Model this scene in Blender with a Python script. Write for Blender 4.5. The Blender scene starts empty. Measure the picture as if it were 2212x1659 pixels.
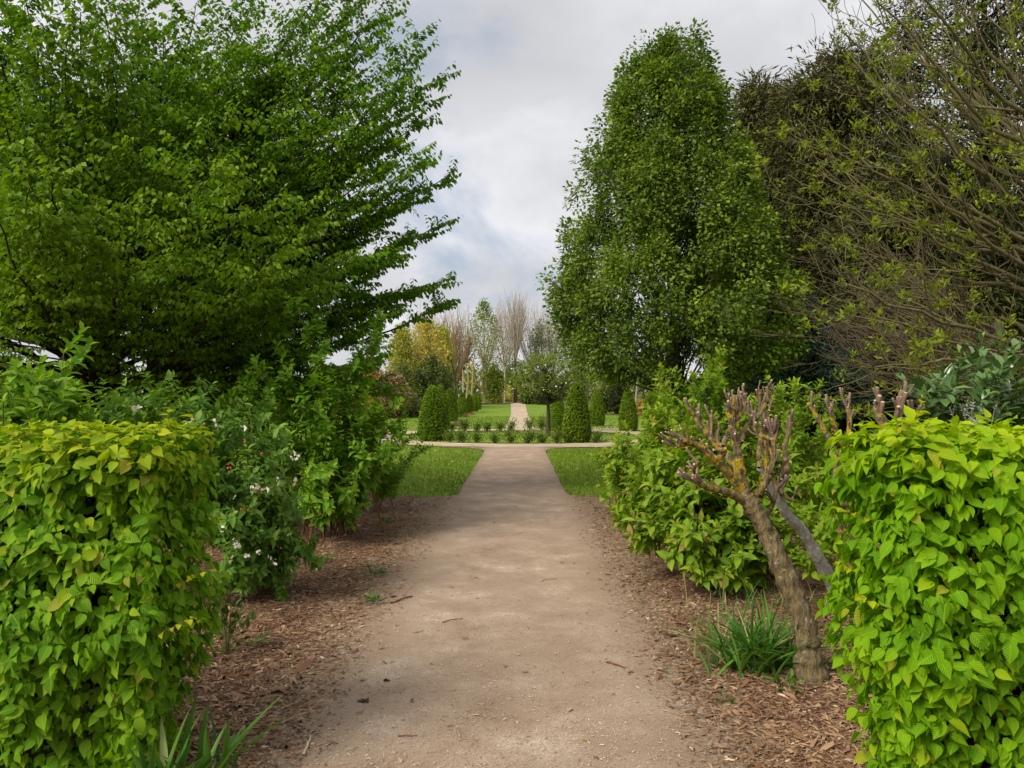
import bpy, math, random
import numpy as np
from mathutils import Matrix, Vector
random.seed(7)
rng = np.random.default_rng(11)
sc = bpy.context.scene
col = sc.collection
R = math.radians

# ------------------------------------------------------------------ camera
CAMH = 1.6
F = 1661.0                      # focal length in units of a 2212 px wide picture
PITCH = math.atan((856 - 829.5) / F)
YAW = math.atan((1120 - 1106) / F)
cam_d = bpy.data.cameras.new('camera'); cam = bpy.data.objects.new('camera', cam_d)
col.objects.link(cam)
cam_d.sensor_width = 36.0; cam_d.lens = 36.0 * F / 2212
cam_d.clip_start = 0.05; cam_d.clip_end = 6000
cam.location = (0, 0, CAMH); cam.rotation_euler = (R(90) + PITCH, 0, YAW)
sc.camera = cam
_cr = cam.rotation_euler.to_matrix()

# ------------------------------------------------------------------ light
SUN_EL, SUN_AZ = 40.0, 228.0    # azimuth clockwise from +Y
SUN_DIR = Vector((math.sin(R(SUN_AZ)) * math.cos(R(SUN_EL)), math.cos(R(SUN_AZ)) * math.cos(R(SUN_EL)), math.sin(R(SUN_EL))))
sun_d = bpy.data.lights.new('sun', 'SUN'); sun = bpy.data.objects.new('sun', sun_d); col.objects.link(sun)
sun_d.energy = 3.6; sun_d.angle = R(28); sun_d.color = (1.0, 0.93, 0.80)
sun.rotation_euler = SUN_DIR.to_track_quat('Z', 'Y').to_euler()

w = bpy.data.worlds.new('World'); sc.world = w; w.use_nodes = True
nt = w.node_tree; nt.nodes.clear()
def N(nt, t, **kw):
    n = nt.nodes.new(t)
    for k, v in kw.items():
        if k.startswith('i_'):
            n.inputs[k[2:].replace('_', ' ')].default_value = v
        else:
            setattr(n, k, v)
    return n
def ramp(nt, fac, stops, interp='LINEAR'):
    n = nt.nodes.new('ShaderNodeValToRGB'); n.color_ramp.interpolation = interp
    e = n.color_ramp.elements
    while len(e) < len(stops): e.new(0.5)
    for k, (p, c) in enumerate(stops):
        e[k].position = p; e[k].color = (*c, 1) if len(c) == 3 else c
    nt.links.new(fac, n.inputs[0]); return n.outputs[0]
def math_n(nt, op, a, b=0.0, c=0.0, clamp=False):
    n = nt.nodes.new('ShaderNodeMath'); n.operation = op; n.use_clamp = clamp
    for i, v in enumerate((a, b, c)):
        if isinstance(v, (int, float)): n.inputs[i].default_value = v
        else: nt.links.new(v, n.inputs[i])
    return n.outputs[0]
def mix_c(nt, fac, a, b, mode='MIX'):
    n = nt.nodes.new('ShaderNodeMix'); n.data_type = 'RGBA'; n.blend_type = mode
    for i, v in ((0, fac), (6, a), (7, b)):
        if isinstance(v, (int, float)): n.inputs[i].default_value = v
        elif isinstance(v, tuple): n.inputs[i].default_value = (*v[:3], 1)
        else: nt.links.new(v, n.inputs[i])
    return n.outputs[2]
sky = N(nt, 'ShaderNodeTexSky', sky_type='NISHITA', sun_disc=False)
sky.sun_elevation = R(SUN_EL); sky.sun_rotation = R(SUN_AZ); sky.air_density = 1.0; sky.dust_density = 1.5
tc = N(nt, 'ShaderNodeTexCoord')
sep = N(nt, 'ShaderNodeSeparateXYZ'); nt.links.new(tc.outputs['Generated'], sep.inputs[0])
zz = math_n(nt, 'ADD', math_n(nt, 'MAXIMUM', sep.outputs[2], 0.0), 0.42)
cx = math_n(nt, 'DIVIDE', sep.outputs[0], zz); cy = math_n(nt, 'DIVIDE', sep.outputs[1], zz)
cmb = N(nt, 'ShaderNodeCombineXYZ'); nt.links.new(cx, cmb.inputs[0]); nt.links.new(cy, cmb.inputs[1])
n1 = N(nt, 'ShaderNodeTexNoise', i_Scale=1.7, i_Detail=7.0, i_Roughness=0.52, i_Distortion=0.25)
mp1 = N(nt, 'ShaderNodeMapping'); mp1.inputs['Location'].default_value = (3.35, 0.55, 0)
nt.links.new(cmb.outputs[0], mp1.inputs[0]); nt.links.new(mp1.outputs[0], n1.inputs[0])
n2 = N(nt, 'ShaderNodeTexNoise', i_Scale=2.6, i_Detail=6.0, i_Roughness=0.5, i_Distortion=0.4)
mp2 = N(nt, 'ShaderNodeMapping'); mp2.inputs['Location'].default_value = (8.1, 2.2, 0)
nt.links.new(cmb.outputs[0], mp2.inputs[0]); nt.links.new(mp2.outputs[0], n2.inputs[0])
cover = ramp(nt, n1.outputs[0], [(0.29, (0, 0, 0)), (0.43, (1, 1, 1))], 'EASE')
shade = ramp(nt, n2.outputs[0], [(0.30, (7.9, 8.0, 8.45)), (0.5, (9.4, 9.45, 9.85)), (0.66, (12.0, 12.1, 12.6))])
blue = mix_c(nt, 0.6, sky.outputs[0], (7.6, 8.8, 10.8))
skyc = mix_c(nt, cover, blue, shade)
bg = N(nt, 'ShaderNodeBackground'); bg.inputs[1].default_value = 0.0605
nt.links.new(skyc, bg.inputs[0])
wo = N(nt, 'ShaderNodeOutputWorld'); nt.links.new(bg.outputs[0], wo.inputs[0])
sc.view_settings.view_transform = 'Standard'; sc.view_settings.look = 'None'
sc.view_settings.gamma = 1.0; sc.view_settings.exposure = 0.32
sc.view_settings.use_curve_mapping = False
sc.cycles.max_bounces = 8; sc.cycles.diffuse_bounces = 5; sc.cycles.transmission_bounces = 6; sc.cycles.glossy_bounces = 2
sc.cycles.use_denoising = True
sc.cycles.use_adaptive_sampling = True

# ------------------------------------------------------------------ geometry helpers
def ray(u, v):
    d = _cr @ Vector(((u - 1106) / F, -(v - 829.5) / F, -1.0))
    return np.array(d)
def at(u, v, Y):
    """point seen at picture position (u,v) (2212 x 1659 grid) at distance Y down the path"""
    d = ray(u, v); return np.array([0, 0, CAMH]) + d * (Y / d[1])
def gz(x, y):
    t = np.clip((np.asarray(y, float) - 66) / 44, 0, 1)
    return 0.62 * t * t * (3 - 2 * t) + 0 * np.asarray(x, float)
def ground_at(u, v):
    d = ray(u, v)
    for Y in np.linspace(2, 130, 1281):
        p = np.array([0, 0, CAMH]) + d * (Y / d[1])
        if p[2] <= gz(p[0], p[1]): break
    p[2] = gz(p[0], p[1]); return p
def nrm(a):
    return a / np.maximum(np.linalg.norm(a, axis=-1, keepdims=True), 1e-9)
def frames(d, n):
    y = nrm(d); z = nrm(n - (n * y).sum(-1, keepdims=True) * y); x = np.cross(y, z)
    return np.stack([x, y, z], -1)

def template(kind):
    """leaf lying along +Y, 1 long; returns verts, faces, uv"""
    if kind == 'rich':          # pleated ovate leaf with folded midrib, 16 triangles
        st = [(0.0, 0.0), (0.12, .22), (0.34, .335), (0.60, .29), (0.82, .13), (1.0, 0.0)]
        v = []; f = []; uv = []; idx = []
        for y, wd in st:
            dz = -0.30 * y * y
            if wd == 0: idx.append((len(v),)); v.append((0, y, dz)); uv.append((.5, y))
            else:
                idx.append((len(v), len(v) + 1, len(v) + 2))
                v += [(-wd, y, dz + .18 * wd * 2), (0, y, dz), (wd, y, dz + .18 * wd * 2)]
                uv += [(.5 - wd, y), (.5, y), (.5 + wd, y)]
        for a, b in zip(idx[:-1], idx[1:]):
            if len(a) == 1: f += [(a[0], b[1], b[0]), (a[0], b[2], b[1])]
            elif len(b) == 1: f += [(a[0], a[1], b[0]), (a[1], a[2], b[0])]
            else: f += [(a[0], a[1], b[1]), (a[0], b[1], b[0]), (a[1], a[2], b[2]), (a[1], b[2], b[1])]
    elif kind == 'mid':         # 8 triangles
        v = [(0, 0, 0), (-.23, .25, .05), (0, .3, -.02), (.23, .25, .05), (-.22, .62, .03), (0, .65, -.07), (.22, .62, .03), (0, 1, -.2)]
        f = [(0, 2, 1), (0, 3, 2), (1, 2, 5), (1, 5, 4), (2, 3, 6), (2, 6, 5), (4, 5, 7), (5, 6, 7)]
        uv = [(.5 + a, b) for a, b, c in v]
    elif kind == 'fold':        # 4 triangles
        v = [(0, 0, 0), (-.27, .42, .07), (0, .45, -.03), (.27, .42, .07), (0, 1, -.1)]
        f = [(0, 2, 1), (0, 3, 2), (2, 4, 1), (3, 4, 2)]
        uv = [(.5 + a, b) for a, b, c in v]
    elif kind == 'lo':          # 2 triangles
        v = [(0, 0, 0), (-.3, .45, .06), (.3, .45, .06), (0, 1, -.08)]
        f = [(0, 2, 1), (1, 2, 3)]
        uv = [(.5 + a, b) for a, b, c in v]
    elif kind == 'narrow':
        v = [(0, 0, 0), (-.09, .45, .03), (.09, .45, .03), (0, 1, -.16)]
        f = [(0, 2, 1), (1, 2, 3)]
        uv = [(.5 + a, b) for a, b, c in v]
    elif kind == 'broad':       # thick glossy laurel leaf, 8 triangles
        v = [(0, 0, 0), (-.17, .25, .05), (0, .28, 0), (.17, .25, .05), (-.2, .6, .04), (0, .62, -.03), (.2, .6, .04), (0, 1, -.12)]
        f = [(0, 2, 1), (0, 3, 2), (1, 2, 5), (1, 5, 4), (2, 3, 6), (2, 6, 5), (4, 5, 7), (5, 6, 7)]
        uv = [(.5 + a, b) for a, b, c in v]
    return np.array(v, float), np.array(f, int), np.array(uv, float)
TPL = {k: template(k) for k in ('rich', 'mid', 'fold', 'lo', 'narrow', 'broad')}

class G:
    """collects triangles with uv, a per-piece random number and a tint"""
    def __init__(s): s.v = []; s.f = []; s.uv = []; s.r = []; s.t = []; s.n = 0
    def add(s, v, f, uv=None, r=0.5, t=0.0):
        v = np.asarray(v, float).reshape(-1, 3); f = np.asarray(f, int).reshape(-1, 3)
        s.v.append(v); s.f.append(f + s.n); s.n += len(v)
        s.uv.append(np.zeros((len(v), 2)) if uv is None else np.asarray(uv, float).reshape(-1, 2))
        s.r.append(np.broadcast_to(np.asarray(r, float), (len(v),))); s.t.append(np.broadcast_to(np.asarray(t, float), (len(v),)))
        return s
    def leaves(s, kind, p, d, n, size, tint=0.0, wid=1.0):
        if len(p) == 0: return s
        T, f, uv = TPL[kind]; T = T.copy(); T[:, 0] *= wid
        Rm = frames(d, n); size = np.broadcast_to(np.asarray(size, float), (len(p),))
        V = np.einsum('nij,mj->nmi', Rm, T) * size[:, None, None] + p[:, None, :]
        m = len(T); k = len(p)
        Fc = (f[None] + (np.arange(k) * m)[:, None, None]).reshape(-1, 3)
        rr = np.repeat(rng.random(k), m); tt = np.repeat(np.broadcast_to(np.asarray(tint, float), (k,)), m)
        return s.add(V.reshape(-1, 3), Fc, np.tile(uv, (k, 1)), rr, tt)
    def tubes(s, P, Rr, k=4, tint=0.0, cap=False):
        P = np.asarray(P, float); Rr = np.asarray(Rr, float)
        if P.ndim == 2: P = P[None]; Rr = Rr[None]
        n, m, _ = P.shape
        T = nrm(np.gradient(P, axis=1))
        ref = np.where(np.abs(T[..., 2:3]) > 0.9, np.array([1.0, 0, 0]), np.array([0, 0, 1.0]))
        a = nrm(np.cross(T, ref)); b = np.cross(T, a)
        th = np.arange(k) * 2 * np.pi / k
        V = P[:, :, None] + Rr[:, :, None, None] * (a[:, :, None] * np.cos(th)[:, None] + b[:, :, None] * np.sin(th)[:, None])
        i = np.arange(m - 1)[:, None] * k; j = np.arange(k); j2 = (j + 1) % k
        q = np.stack([np.stack([i + j, i + j2, i + k + j2], -1), np.stack([i + j, i + k + j2, i + k + j], -1)], 0).reshape(-1, 3)
        if cap:
            e = (m - 1) * k
            q = np.concatenate([q, np.array([(e, e + c, e + c + 1) for c in range(1, k - 1)])])
        Fc = (q[None] + (np.arange(n) * m * k)[:, None, None]).reshape(-1, 3)
        seg = np.concatenate([np.zeros((n, 1)), np.cumsum(np.linalg.norm(np.diff(P, axis=1), axis=-1), 1)], 1)
        uv = np.stack([np.broadcast_to(np.arange(k) / k, (n, m, k)), np.broadcast_to(seg[:, :, None], (n, m, k))], -1)
        return s.add(V.reshape(-1, 3), Fc, uv.reshape(-1, 2), np.repeat(rng.random(n), m * k), tint)
    def mesh(s, name, mat, origin=(0, 0, 0), smooth=False):
        v = np.concatenate(s.v) - np.asarray(origin, float); f = np.concatenate(s.f)
        me = bpy.data.meshes.new(name)
        me.vertices.add(len(v)); me.vertices.foreach_set('co', v.astype(np.float32).ravel())
        me.loops.add(len(f) * 3); me.loops.foreach_set('vertex_index', f.astype(np.int32).ravel())
        me.polygons.add(len(f)); me.polygons.foreach_set('loop_start', np.arange(0, len(f) * 3, 3, dtype=np.int32))
        uv = np.concatenate(s.uv)[f.ravel()]
        ul = me.uv_layers.new(name='UVMap'); ul.data.foreach_set('uv', uv.astype(np.float32).ravel())
        for nm, arr in (('rnd', s.r), ('tint', s.t)):
            at_ = me.attributes.new(nm, 'FLOAT', 'POINT'); at_.data.foreach_set('value', np.concatenate(arr).astype(np.float32))
        me.update(calc_edges=True)
        me.polygons.foreach_set('use_smooth', np.full(len(f), smooth))
        me.materials.append(mat)
        return me

def thing(name, label, cat, loc, group=None):
    o = bpy.data.objects.new(name, None); col.objects.link(o); o.location = tuple(loc); o.empty_display_size = 0.2
    o['label'] = label; o['category'] = cat
    if group: o['group'] = group
    return o
def part(name, g, mat, parent, kind=None, smooth=False, origin=None):
    org = origin if origin is not None else tuple(parent.location)
    o = bpy.data.objects.new(name, g.mesh(name, mat, org, smooth) if isinstance(g, G) else g)
    col.objects.link(o); o.parent = parent
    if kind: o['kind'] = kind
    return o
def single(name, g, mat, label=None, cat=None, kind=None, group=None, smooth=False, loc=(0, 0, 0)):
    o = bpy.data.objects.new(name, g.mesh(name, mat, loc, smooth)); col.objects.link(o); o.location = tuple(loc)
    for k, v in (('label', label), ('category', cat), ('kind', kind), ('group', group)):
        if v: o[k] = v
    return o
def copy_thing(root, loc, rz, scale, label=None, group=None):
    r = root.copy(); col.objects.link(r); r.location = tuple(loc); r.rotation_euler = (0, 0, rz); r.scale = scale
    if label: r['label'] = label
    if group: r['group'] = group
    for ch in list(root.children):
        c = ch.copy(); col.objects.link(c); c.parent = r
    return r

# curves ------------------------------------------------------------
def bez(p0, p1, p2, m=8, wob=0.0):
    t = np.linspace(0, 1, m)[:, None]
    c = (1 - t) ** 2 * p0 + 2 * (1 - t) * t * p1 + t * t * p2
    if wob:
        j = rng.normal(0, wob, (m, 3)); j[0] = 0; c = c + j
    return c
def sample(P, t):
    """P (n,m,3), t (n,k) -> points, tangents (n,k,3)"""
    n, m, _ = P.shape
    x = np.clip(t, 0, .9999) * (m - 1); i = x.astype(int); fr = (x - i)[..., None]
    ii = np.arange(n)[:, None]
    a = P[ii, i]; b = P[ii, i + 1]
    return a * (1 - fr) + b * fr, nrm(b - a)
def sampleR(Rr, t):
    n, m = Rr.shape
    x = np.clip(t, 0, .9999) * (m - 1); i = x.astype(int); fr = x - i
    ii = np.arange(n)[:, None]
    return Rr[ii, i] * (1 - fr) + Rr[ii, i + 1] * fr
def spawn(P, Rr, n, t0, t1, ang, length, up=0.0, flat=0.0, m=5, rr=0.6, tip=0.3, fall=0.5, wob=0.02, jl=0.3, fj=.35):
    N_ = len(P)
    t = np.linspace(t0, t1, n)[None] + rng.uniform(-.5, .5, (N_, n)) * (t1 - t0) / n
    t = np.clip(t, 0, 1)
    p, tg = sample(P, t)
    side = nrm(np.cross(tg, np.array([0, 0, 1.0])) + 1e-6)
    oth = np.cross(side, tg)
    sgn = np.where(np.arange(n) % 2 == 0, 1.0, -1.0)[None] * np.where(rng.random((N_, 1)) < .5, 1, -1)
    phi = rng.uniform(0, 2 * np.pi, (N_, n)); phif = np.where(sgn > 0, 0, np.pi) + rng.normal(0, fj, (N_, n))
    ph = np.where(rng.random((N_, n)) < flat, phif, phi)[..., None]
    s_ = side * np.cos(ph) + oth * np.sin(ph)
    A = (ang * rng.uniform(.7, 1.3, (N_, n)))[..., None]
    d = tg * np.cos(A) + s_ * np.sin(A)
    L = length * (1 - fall * t) * rng.uniform(1 - jl, 1 + jl, (N_, n))
    L = L[..., None, None]
    s = np.linspace(0, 1, m)[None, None, :, None]
    C = p[:, :, None] + d[:, :, None] * s * L + np.array([0, 0, 1.0]) * up * s ** 2 * L
    nz = rng.normal(0, 1, C.shape) * wob * L; nz[:, :, 0] = 0
    C = C + np.cumsum(nz, 2) * .6
    r0 = sampleR(Rr, t)[..., None] * rr
    Rc = r0 * (1 - (1 - tip) * np.linspace(0, 1, m)[None, None])
    return C.reshape(-1, m, 3), Rc.reshape(-1, m)
def leaf_sites(P, n, t0, t1, ang=1.0, droop=0.5, face=1.0, jit=0.25):
    N_ = len(P)
    t = np.linspace(t0, t1, n)[None] + rng.uniform(-.5, .5, (N_, n)) * (t1 - t0) / n
    p, tg = sample(P, np.clip(t, 0, 1))
    side = nrm(np.cross(tg, np.array([0, 0, 1.0])) + 1e-6)
    sgn = np.where(np.arange(n) % 2 == 0, 1.0, -1.0)[None, :, None]
    d = tg * math.cos(ang) + side * sgn * math.sin(ang) + rng.normal(0, jit, p.shape)
    d = nrm(d); d[..., 2] -= droop; d = nrm(d)
    nn = np.array([0, 0, 1.0]) * face + rng.normal(0, .35, p.shape) + side * sgn * droop * .6
    return p.reshape(-1, 3), d.reshape(-1, 3), nn.reshape(-1, 3)
def infront(p, margin=0.15):
    """inside the frame plus a margin (so that we do not spend leaves where nothing can be seen)"""
    u = p[:, 0] / np.maximum(p[:, 1], .1); v = (p[:, 2] - CAMH) / np.maximum(p[:, 1], .1)
    return (np.abs(u) < .666 + margin) & (v < .50 + margin + .05) & (p[:, 1] > 0)

# ------------------------------------------------------------------ materials
def new_mat(name):
    m = bpy.data.materials.new(name); m.use_nodes = True; t = m.node_tree; t.nodes.clear(); return m, t
def leaf_mat(name, dark, mid, light, young=None, odd=None, trans=0.35, rough=0.6, veins=0.0, spec=0.16, nscale=0.8):
    """colour per leaf: attribute rnd (or the object's own random number), tint = how young the leaf is"""
    m, t = new_mat(name)
    a = N(t, 'ShaderNodeAttribute', attribute_name='rnd'); oi = N(t, 'ShaderNodeObjectInfo')
    r = math_n(t, 'FRACT', math_n(t, 'ADD', a.outputs['Fac'], oi.outputs['Random']))
    geo = N(t, 'ShaderNodeNewGeometry')
    ns = N(t, 'ShaderNodeTexNoise', i_Scale=nscale, i_Detail=3.0); t.links.new(geo.outputs['Position'], ns.inputs[0])
    rf = math_n(t, 'ADD', math_n(t, 'MULTIPLY', r, 0.6), math_n(t, 'MULTIPLY', math_n(t, 'SUBTRACT', ns.outputs[0], 0.5), 1.3), clamp=False)
    rf = math_n(t, 'ADD', rf, 0.2, clamp=True)
    c = ramp(t, rf, [(0.0, dark), (0.5, mid), (1.0, light)])
    if young:
        tn = N(t, 'ShaderNodeAttribute', attribute_name='tint')
        c = mix_c(t, tn.outputs['Fac'], c, young)
    if odd:
        c = mix_c(t, math_n(t, 'MULTIPLY', math_n(t, 'GREATER_THAN', r, 0.975), 0.6), c, odd)
    if veins:
        uv = N(t, 'ShaderNodeUVMap'); s = N(t, 'ShaderNodeSeparateXYZ'); t.links.new(uv.outputs[0], s.inputs[0])
        au = math_n(t, 'ABSOLUTE', math_n(t, 'SUBTRACT', s.outputs[0], 0.5))
        ph = math_n(t, 'MULTIPLY', math_n(t, 'SUBTRACT', s.outputs[1], math_n(t, 'MULTIPLY', au, 0.9)), 52.0)
        wv = math_n(t, 'ADD', math_n(t, 'MULTIPLY', math_n(t, 'SINE', ph), 0.5), 0.5)
        mid_r = math_n(t, 'LESS_THAN', au, 0.022)
        c = mix_c(t, math_n(t, 'MULTIPLY', wv, veins * .55), c, mix_c(t, 1.0, c, (.55, .6, .4), 'MULTIPLY'))
        c = mix_c(t, math_n(t, 'MULTIPLY', mid_r, 0.5), c, light)
    b = N(t, 'ShaderNodeBsdfPrincipled'); b.inputs['Roughness'].default_value = rough
    b.inputs['Specular IOR Level'].default_value = spec
    t.links.new(c, b.inputs['Base Color'])
    if veins:
        bp = N(t, 'ShaderNodeBump'); bp.inputs['Strength'].default_value = 0.5; bp.inputs['Distance'].default_value = 0.004
        t.links.new(wv, bp.inputs['Height']); t.links.new(bp.outputs[0], b.inputs['Normal'])
    tr = N(t, 'ShaderNodeBsdfTranslucent')
    t.links.new(mix_c(t, 1.0, c, (1.2, 1.25, .35), 'MULTIPLY'), tr.inputs[0])
    mx = N(t, 'ShaderNodeMixShader'); mx.inputs[0].default_value = trans
    t.links.new(b.outputs[0], mx.inputs[1]); t.links.new(tr.outputs[0], mx.inputs[2])
    o = N(t, 'ShaderNodeOutputMaterial'); t.links.new(mx.outputs[0], o.inputs[0])
    return m
def bark_mat(name, a, b_, lichen=None, scale=14.0, bump=0.02, lich_cov=0.56):
    m, t = new_mat(name)
    geo = N(t, 'ShaderNodeNewGeometry')
    mp = N(t, 'ShaderNodeMapping'); mp.inputs['Scale'].default_value = (1.5, 1.5, .28); t.links.new(geo.outputs['Position'], mp.inputs[0])
    ns = N(t, 'ShaderNodeTexNoise', i_Scale=scale, i_Detail=8.0, i_Roughness=0.65); t.links.new(mp.outputs[0], ns.inputs[0])
    c = ramp(t, ns.outputs[0], [(0.3, a), (0.7, b_)])
    if lichen:
        l1 = N(t, 'ShaderNodeTexNoise', i_Scale=24.0, i_Detail=6.0, i_Roughness=.6); t.links.new(geo.outputs['Position'], l1.inputs[0])
        f = ramp(t, l1.outputs[0], [(lich_cov, (0, 0, 0)), (lich_cov + .04, (1, 1, 1))])
        c = mix_c(t, f, c, lichen[0])
        if len(lichen) > 1:
            tn = N(t, 'ShaderNodeAttribute', attribute_name='tint')
            l2 = N(t, 'ShaderNodeTexNoise', i_Scale=30.0, i_Detail=6.0); t.links.new(geo.outputs['Position'], l2.inputs[0])
            f2 = ramp(t, l2.outputs[0], [(.50, (0, 0, 0)), (.53, (1, 1, 1))])
            c = mix_c(t, math_n(t, 'MULTIPLY', f2, tn.outputs['Fac']), c, lichen[1])
    b = N(t, 'ShaderNodeBsdfPrincipled'); b.inputs['Roughness'].default_value = 0.85; b.inputs['Specular IOR Level'].default_value = 0.2
    t.links.new(c, b.inputs['Base Color'])
    bp = N(t, 'ShaderNodeBump'); bp.inputs['Strength'].default_value = 0.8; bp.inputs['Distance'].default_value = bump
    t.links.new(ns.outputs[0], bp.inputs['Height']); t.links.new(bp.outputs[0], b.inputs['Normal'])
    o = N(t, 'ShaderNodeOutputMaterial'); t.links.new(b.outputs[0], o.inputs[0])
    return m
def ground_mat(name, stops, s1=3.0, s2=90.0, bump=0.004, rough=0.95, big=None, edge=None, cells=None):
    m, t = new_mat(name)
    geo = N(t, 'ShaderNodeNewGeometry')
    a = N(t, 'ShaderNodeTexNoise', i_Scale=s1, i_Detail=8.0, i_Roughness=.7); t.links.new(geo.outputs['Position'], a.inputs[0])
    b2 = N(t, 'ShaderNodeTexNoise', i_Scale=s2, i_Detail=6.0, i_Roughness=.75); t.links.new(geo.outputs['Position'], b2.inputs[0])
    f = math_n(t, 'ADD', math_n(t, 'MULTIPLY', a.outputs[0], .45), math_n(t, 'MULTIPLY', b2.outputs[0], .55))
    c = ramp(t, f, stops)
    def chipcol(stops_, sc_):
        ds = N(t, 'ShaderNodeTexNoise', i_Scale=sc_ * .4, i_Detail=2.0); t.links.new(geo.outputs['Position'], ds.inputs[0])
        va = N(t, 'ShaderNodeVectorMath', operation='MULTIPLY_ADD'); va.inputs[1].default_value = (.05, .05, .05)
        t.links.new(ds.outputs[1], va.inputs[0]); t.links.new(geo.outputs['Position'], va.inputs[2])
        cols = []
        for k_, sc3 in enumerate(((1, .42, 1), (.42, 1, 1))):
            mp_ = N(t, 'ShaderNodeMapping'); mp_.inputs['Scale'].default_value = sc3; mp_.inputs['Rotation'].default_value = (0, 0, .6 * k_); t.links.new(va.outputs[0], mp_.inputs[0])
            vo = N(t, 'ShaderNodeTexVoronoi', i_Scale=sc_); t.links.new(mp_.outputs[0], vo.inputs[0])
            s_ = N(t, 'ShaderNodeSeparateXYZ'); t.links.new(vo.outputs['Color'], s_.inputs[0]); cols.append((s_.outputs[0], vo.outputs['Distance']))
        sel = N(t, 'ShaderNodeTexNoise', i_Scale=sc_ * .35, i_Detail=1.0); t.links.new(geo.outputs['Position'], sel.inputs[0])
        sw = math_n(t, 'GREATER_THAN', sel.outputs[0], .5)
        v_ = math_n(t, 'ADD', math_n(t, 'MULTIPLY', cols[0][0], math_n(t, 'SUBTRACT', 1.0, sw)), math_n(t, 'MULTIPLY', cols[1][0], sw))
        v_ = math_n(t, 'ADD', math_n(t, 'MULTIPLY', v_, .75), math_n(t, 'MULTIPLY', a.outputs[0], .3))
        return ramp(t, v_, stops_), v_
    hgt = b2.outputs[0]
    if cells:
        c, hgt = chipcol(stops, cells)
    if big:
        g = N(t, 'ShaderNodeTexNoise', i_Scale=big[0], i_Detail=3.0); t.links.new(geo.outputs['Position'], g.inputs[0])
        c = mix_c(t, math_n(t, 'MULTIPLY', ramp(t, g.outputs[0], [(.35, (0, 0, 0)), (.65, (1, 1, 1))]), big[2]), c, big[1])
    if edge:
        # dirt and bits of bark trodden into the borders of the path (they lie at |x - x0| > e0)
        s = N(t, 'ShaderNodeSeparateXYZ'); t.links.new(geo.outputs['Position'], s.inputs[0])
        ax = math_n(t, 'ABSOLUTE', math_n(t, 'ADD', s.outputs[0], edge['x0']))
        k = math_n(t, 'ADD', math_n(t, 'DIVIDE', math_n(t, 'SUBTRACT', ax, edge['e0']), edge['w']), math_n(t, 'MULTIPLY', math_n(t, 'SUBTRACT', a.outputs[0], .5), 1.6))
        k = math_n(t, 'MULTIPLY', ramp(t, k, [(0, (0, 0, 0)), (1, (1, 1, 1))]), edge['max'])
        c2 = chipcol(edge['stops'], 70.0)[0]
        c = mix_c(t, k, c, c2)
    b = N(t, 'ShaderNodeBsdfPrincipled'); b.inputs['Roughness'].default_value = rough; b.inputs['Specular IOR Level'].default_value = .15
    t.links.new(c, b.inputs['Base Color'])
    bp = N(t, 'ShaderNodeBump'); bp.inputs['Strength'].default_value = .7; bp.inputs['Distance'].default_value = bump
    t.links.new(hgt, bp.inputs['Height']); t.links.new(bp.outputs[0], b.inputs['Normal'])
    o = N(t, 'ShaderNodeOutputMaterial'); t.links.new(b.outputs[0], o.inputs[0])
    return m

M = {}
M['path'] = ground_mat('sandy_gravel', [(.38, (.15, .105, .065)), (.44, (.32, .232, .162)), (.55, (.43, .33, .245)), (.62, (.72, .62, .50))], 2.2, 120.0, .010,
                       big=(1.6, (.30, .21, .145), .55),
                       edge=dict(x0=0.1, e0=.70, w=.42, max=.96, stops=[(.1, (.05, .032, .018)), (.35, (.13, .085, .05)), (.6, (.22, .15, .09)), (.85, (.36, .26, .17))]))
M['farpath'] = ground_mat('pale_gravel', [(.36, (.26, .19, .12)), (.5, (.46, .36, .26)), (.64, (.58, .47, .36))], 1.2, 50.0, .004)
M['mulch'] = ground_mat('bark_mulch', [(.08, (.022, .011, .006)), (.3, (.085, .044, .025)), (.6, (.18, .10, .056)), (.85, (.34, .22, .13))], 3.0, 75.0, .015, cells=62.0, big=(.9, (.09, .05, .032), .5))
M['lawn'] = ground_mat('lawn_turf', [(.36, (.06, .12, .008)), (.5, (.12, .215, .014)), (.66, (.19, .29, .024))], 1.0, 60.0, .012, big=(.45, (.20, .26, .03), .75))
M['ground'] = ground_mat('meadow', [(.34, (.03, .06, .012)), (.5, (.06, .11, .02)), (.68, (.12, .15, .035))], .2, 12.0, .02)
M['chip'] = leaf_mat('bark_chips', (.07, .034, .018), (.23, .13, .072), (.48, .33, .20), odd=(.62, .50, .35), trans=0.0, rough=.85, spec=.15, nscale=1.5)
M['pebble'] = leaf_mat('grit', (.13, .09, .06), (.38, .29, .21), (.66, .58, .48), trans=0, rough=.9, spec=.2)
M['grass'] = leaf_mat('grass_blades', (0.083, 0.138, 0.010), (0.154, 0.237, 0.016), (0.242, 0.332, 0.031), trans=.35, rough=.55, nscale=.4)
M['daisy'] = leaf_mat('white_daisies', (.6, .62, .5), (.7, .72, .6), (.8, .8, .72), trans=.1)
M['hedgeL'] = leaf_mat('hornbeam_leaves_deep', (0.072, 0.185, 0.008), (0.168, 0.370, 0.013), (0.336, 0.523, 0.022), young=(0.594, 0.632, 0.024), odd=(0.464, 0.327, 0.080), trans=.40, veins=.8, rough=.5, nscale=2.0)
M['hedgeR'] = leaf_mat('hornbeam_leaves_bright', (0.086, 0.224, 0.005), (0.210, 0.448, 0.009), (0.381, 0.590, 0.014), young=(0.616, 0.692, 0.014), odd=(0.492, 0.407, 0.054), trans=.44, veins=.8, rough=.5, nscale=2.0)
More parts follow.
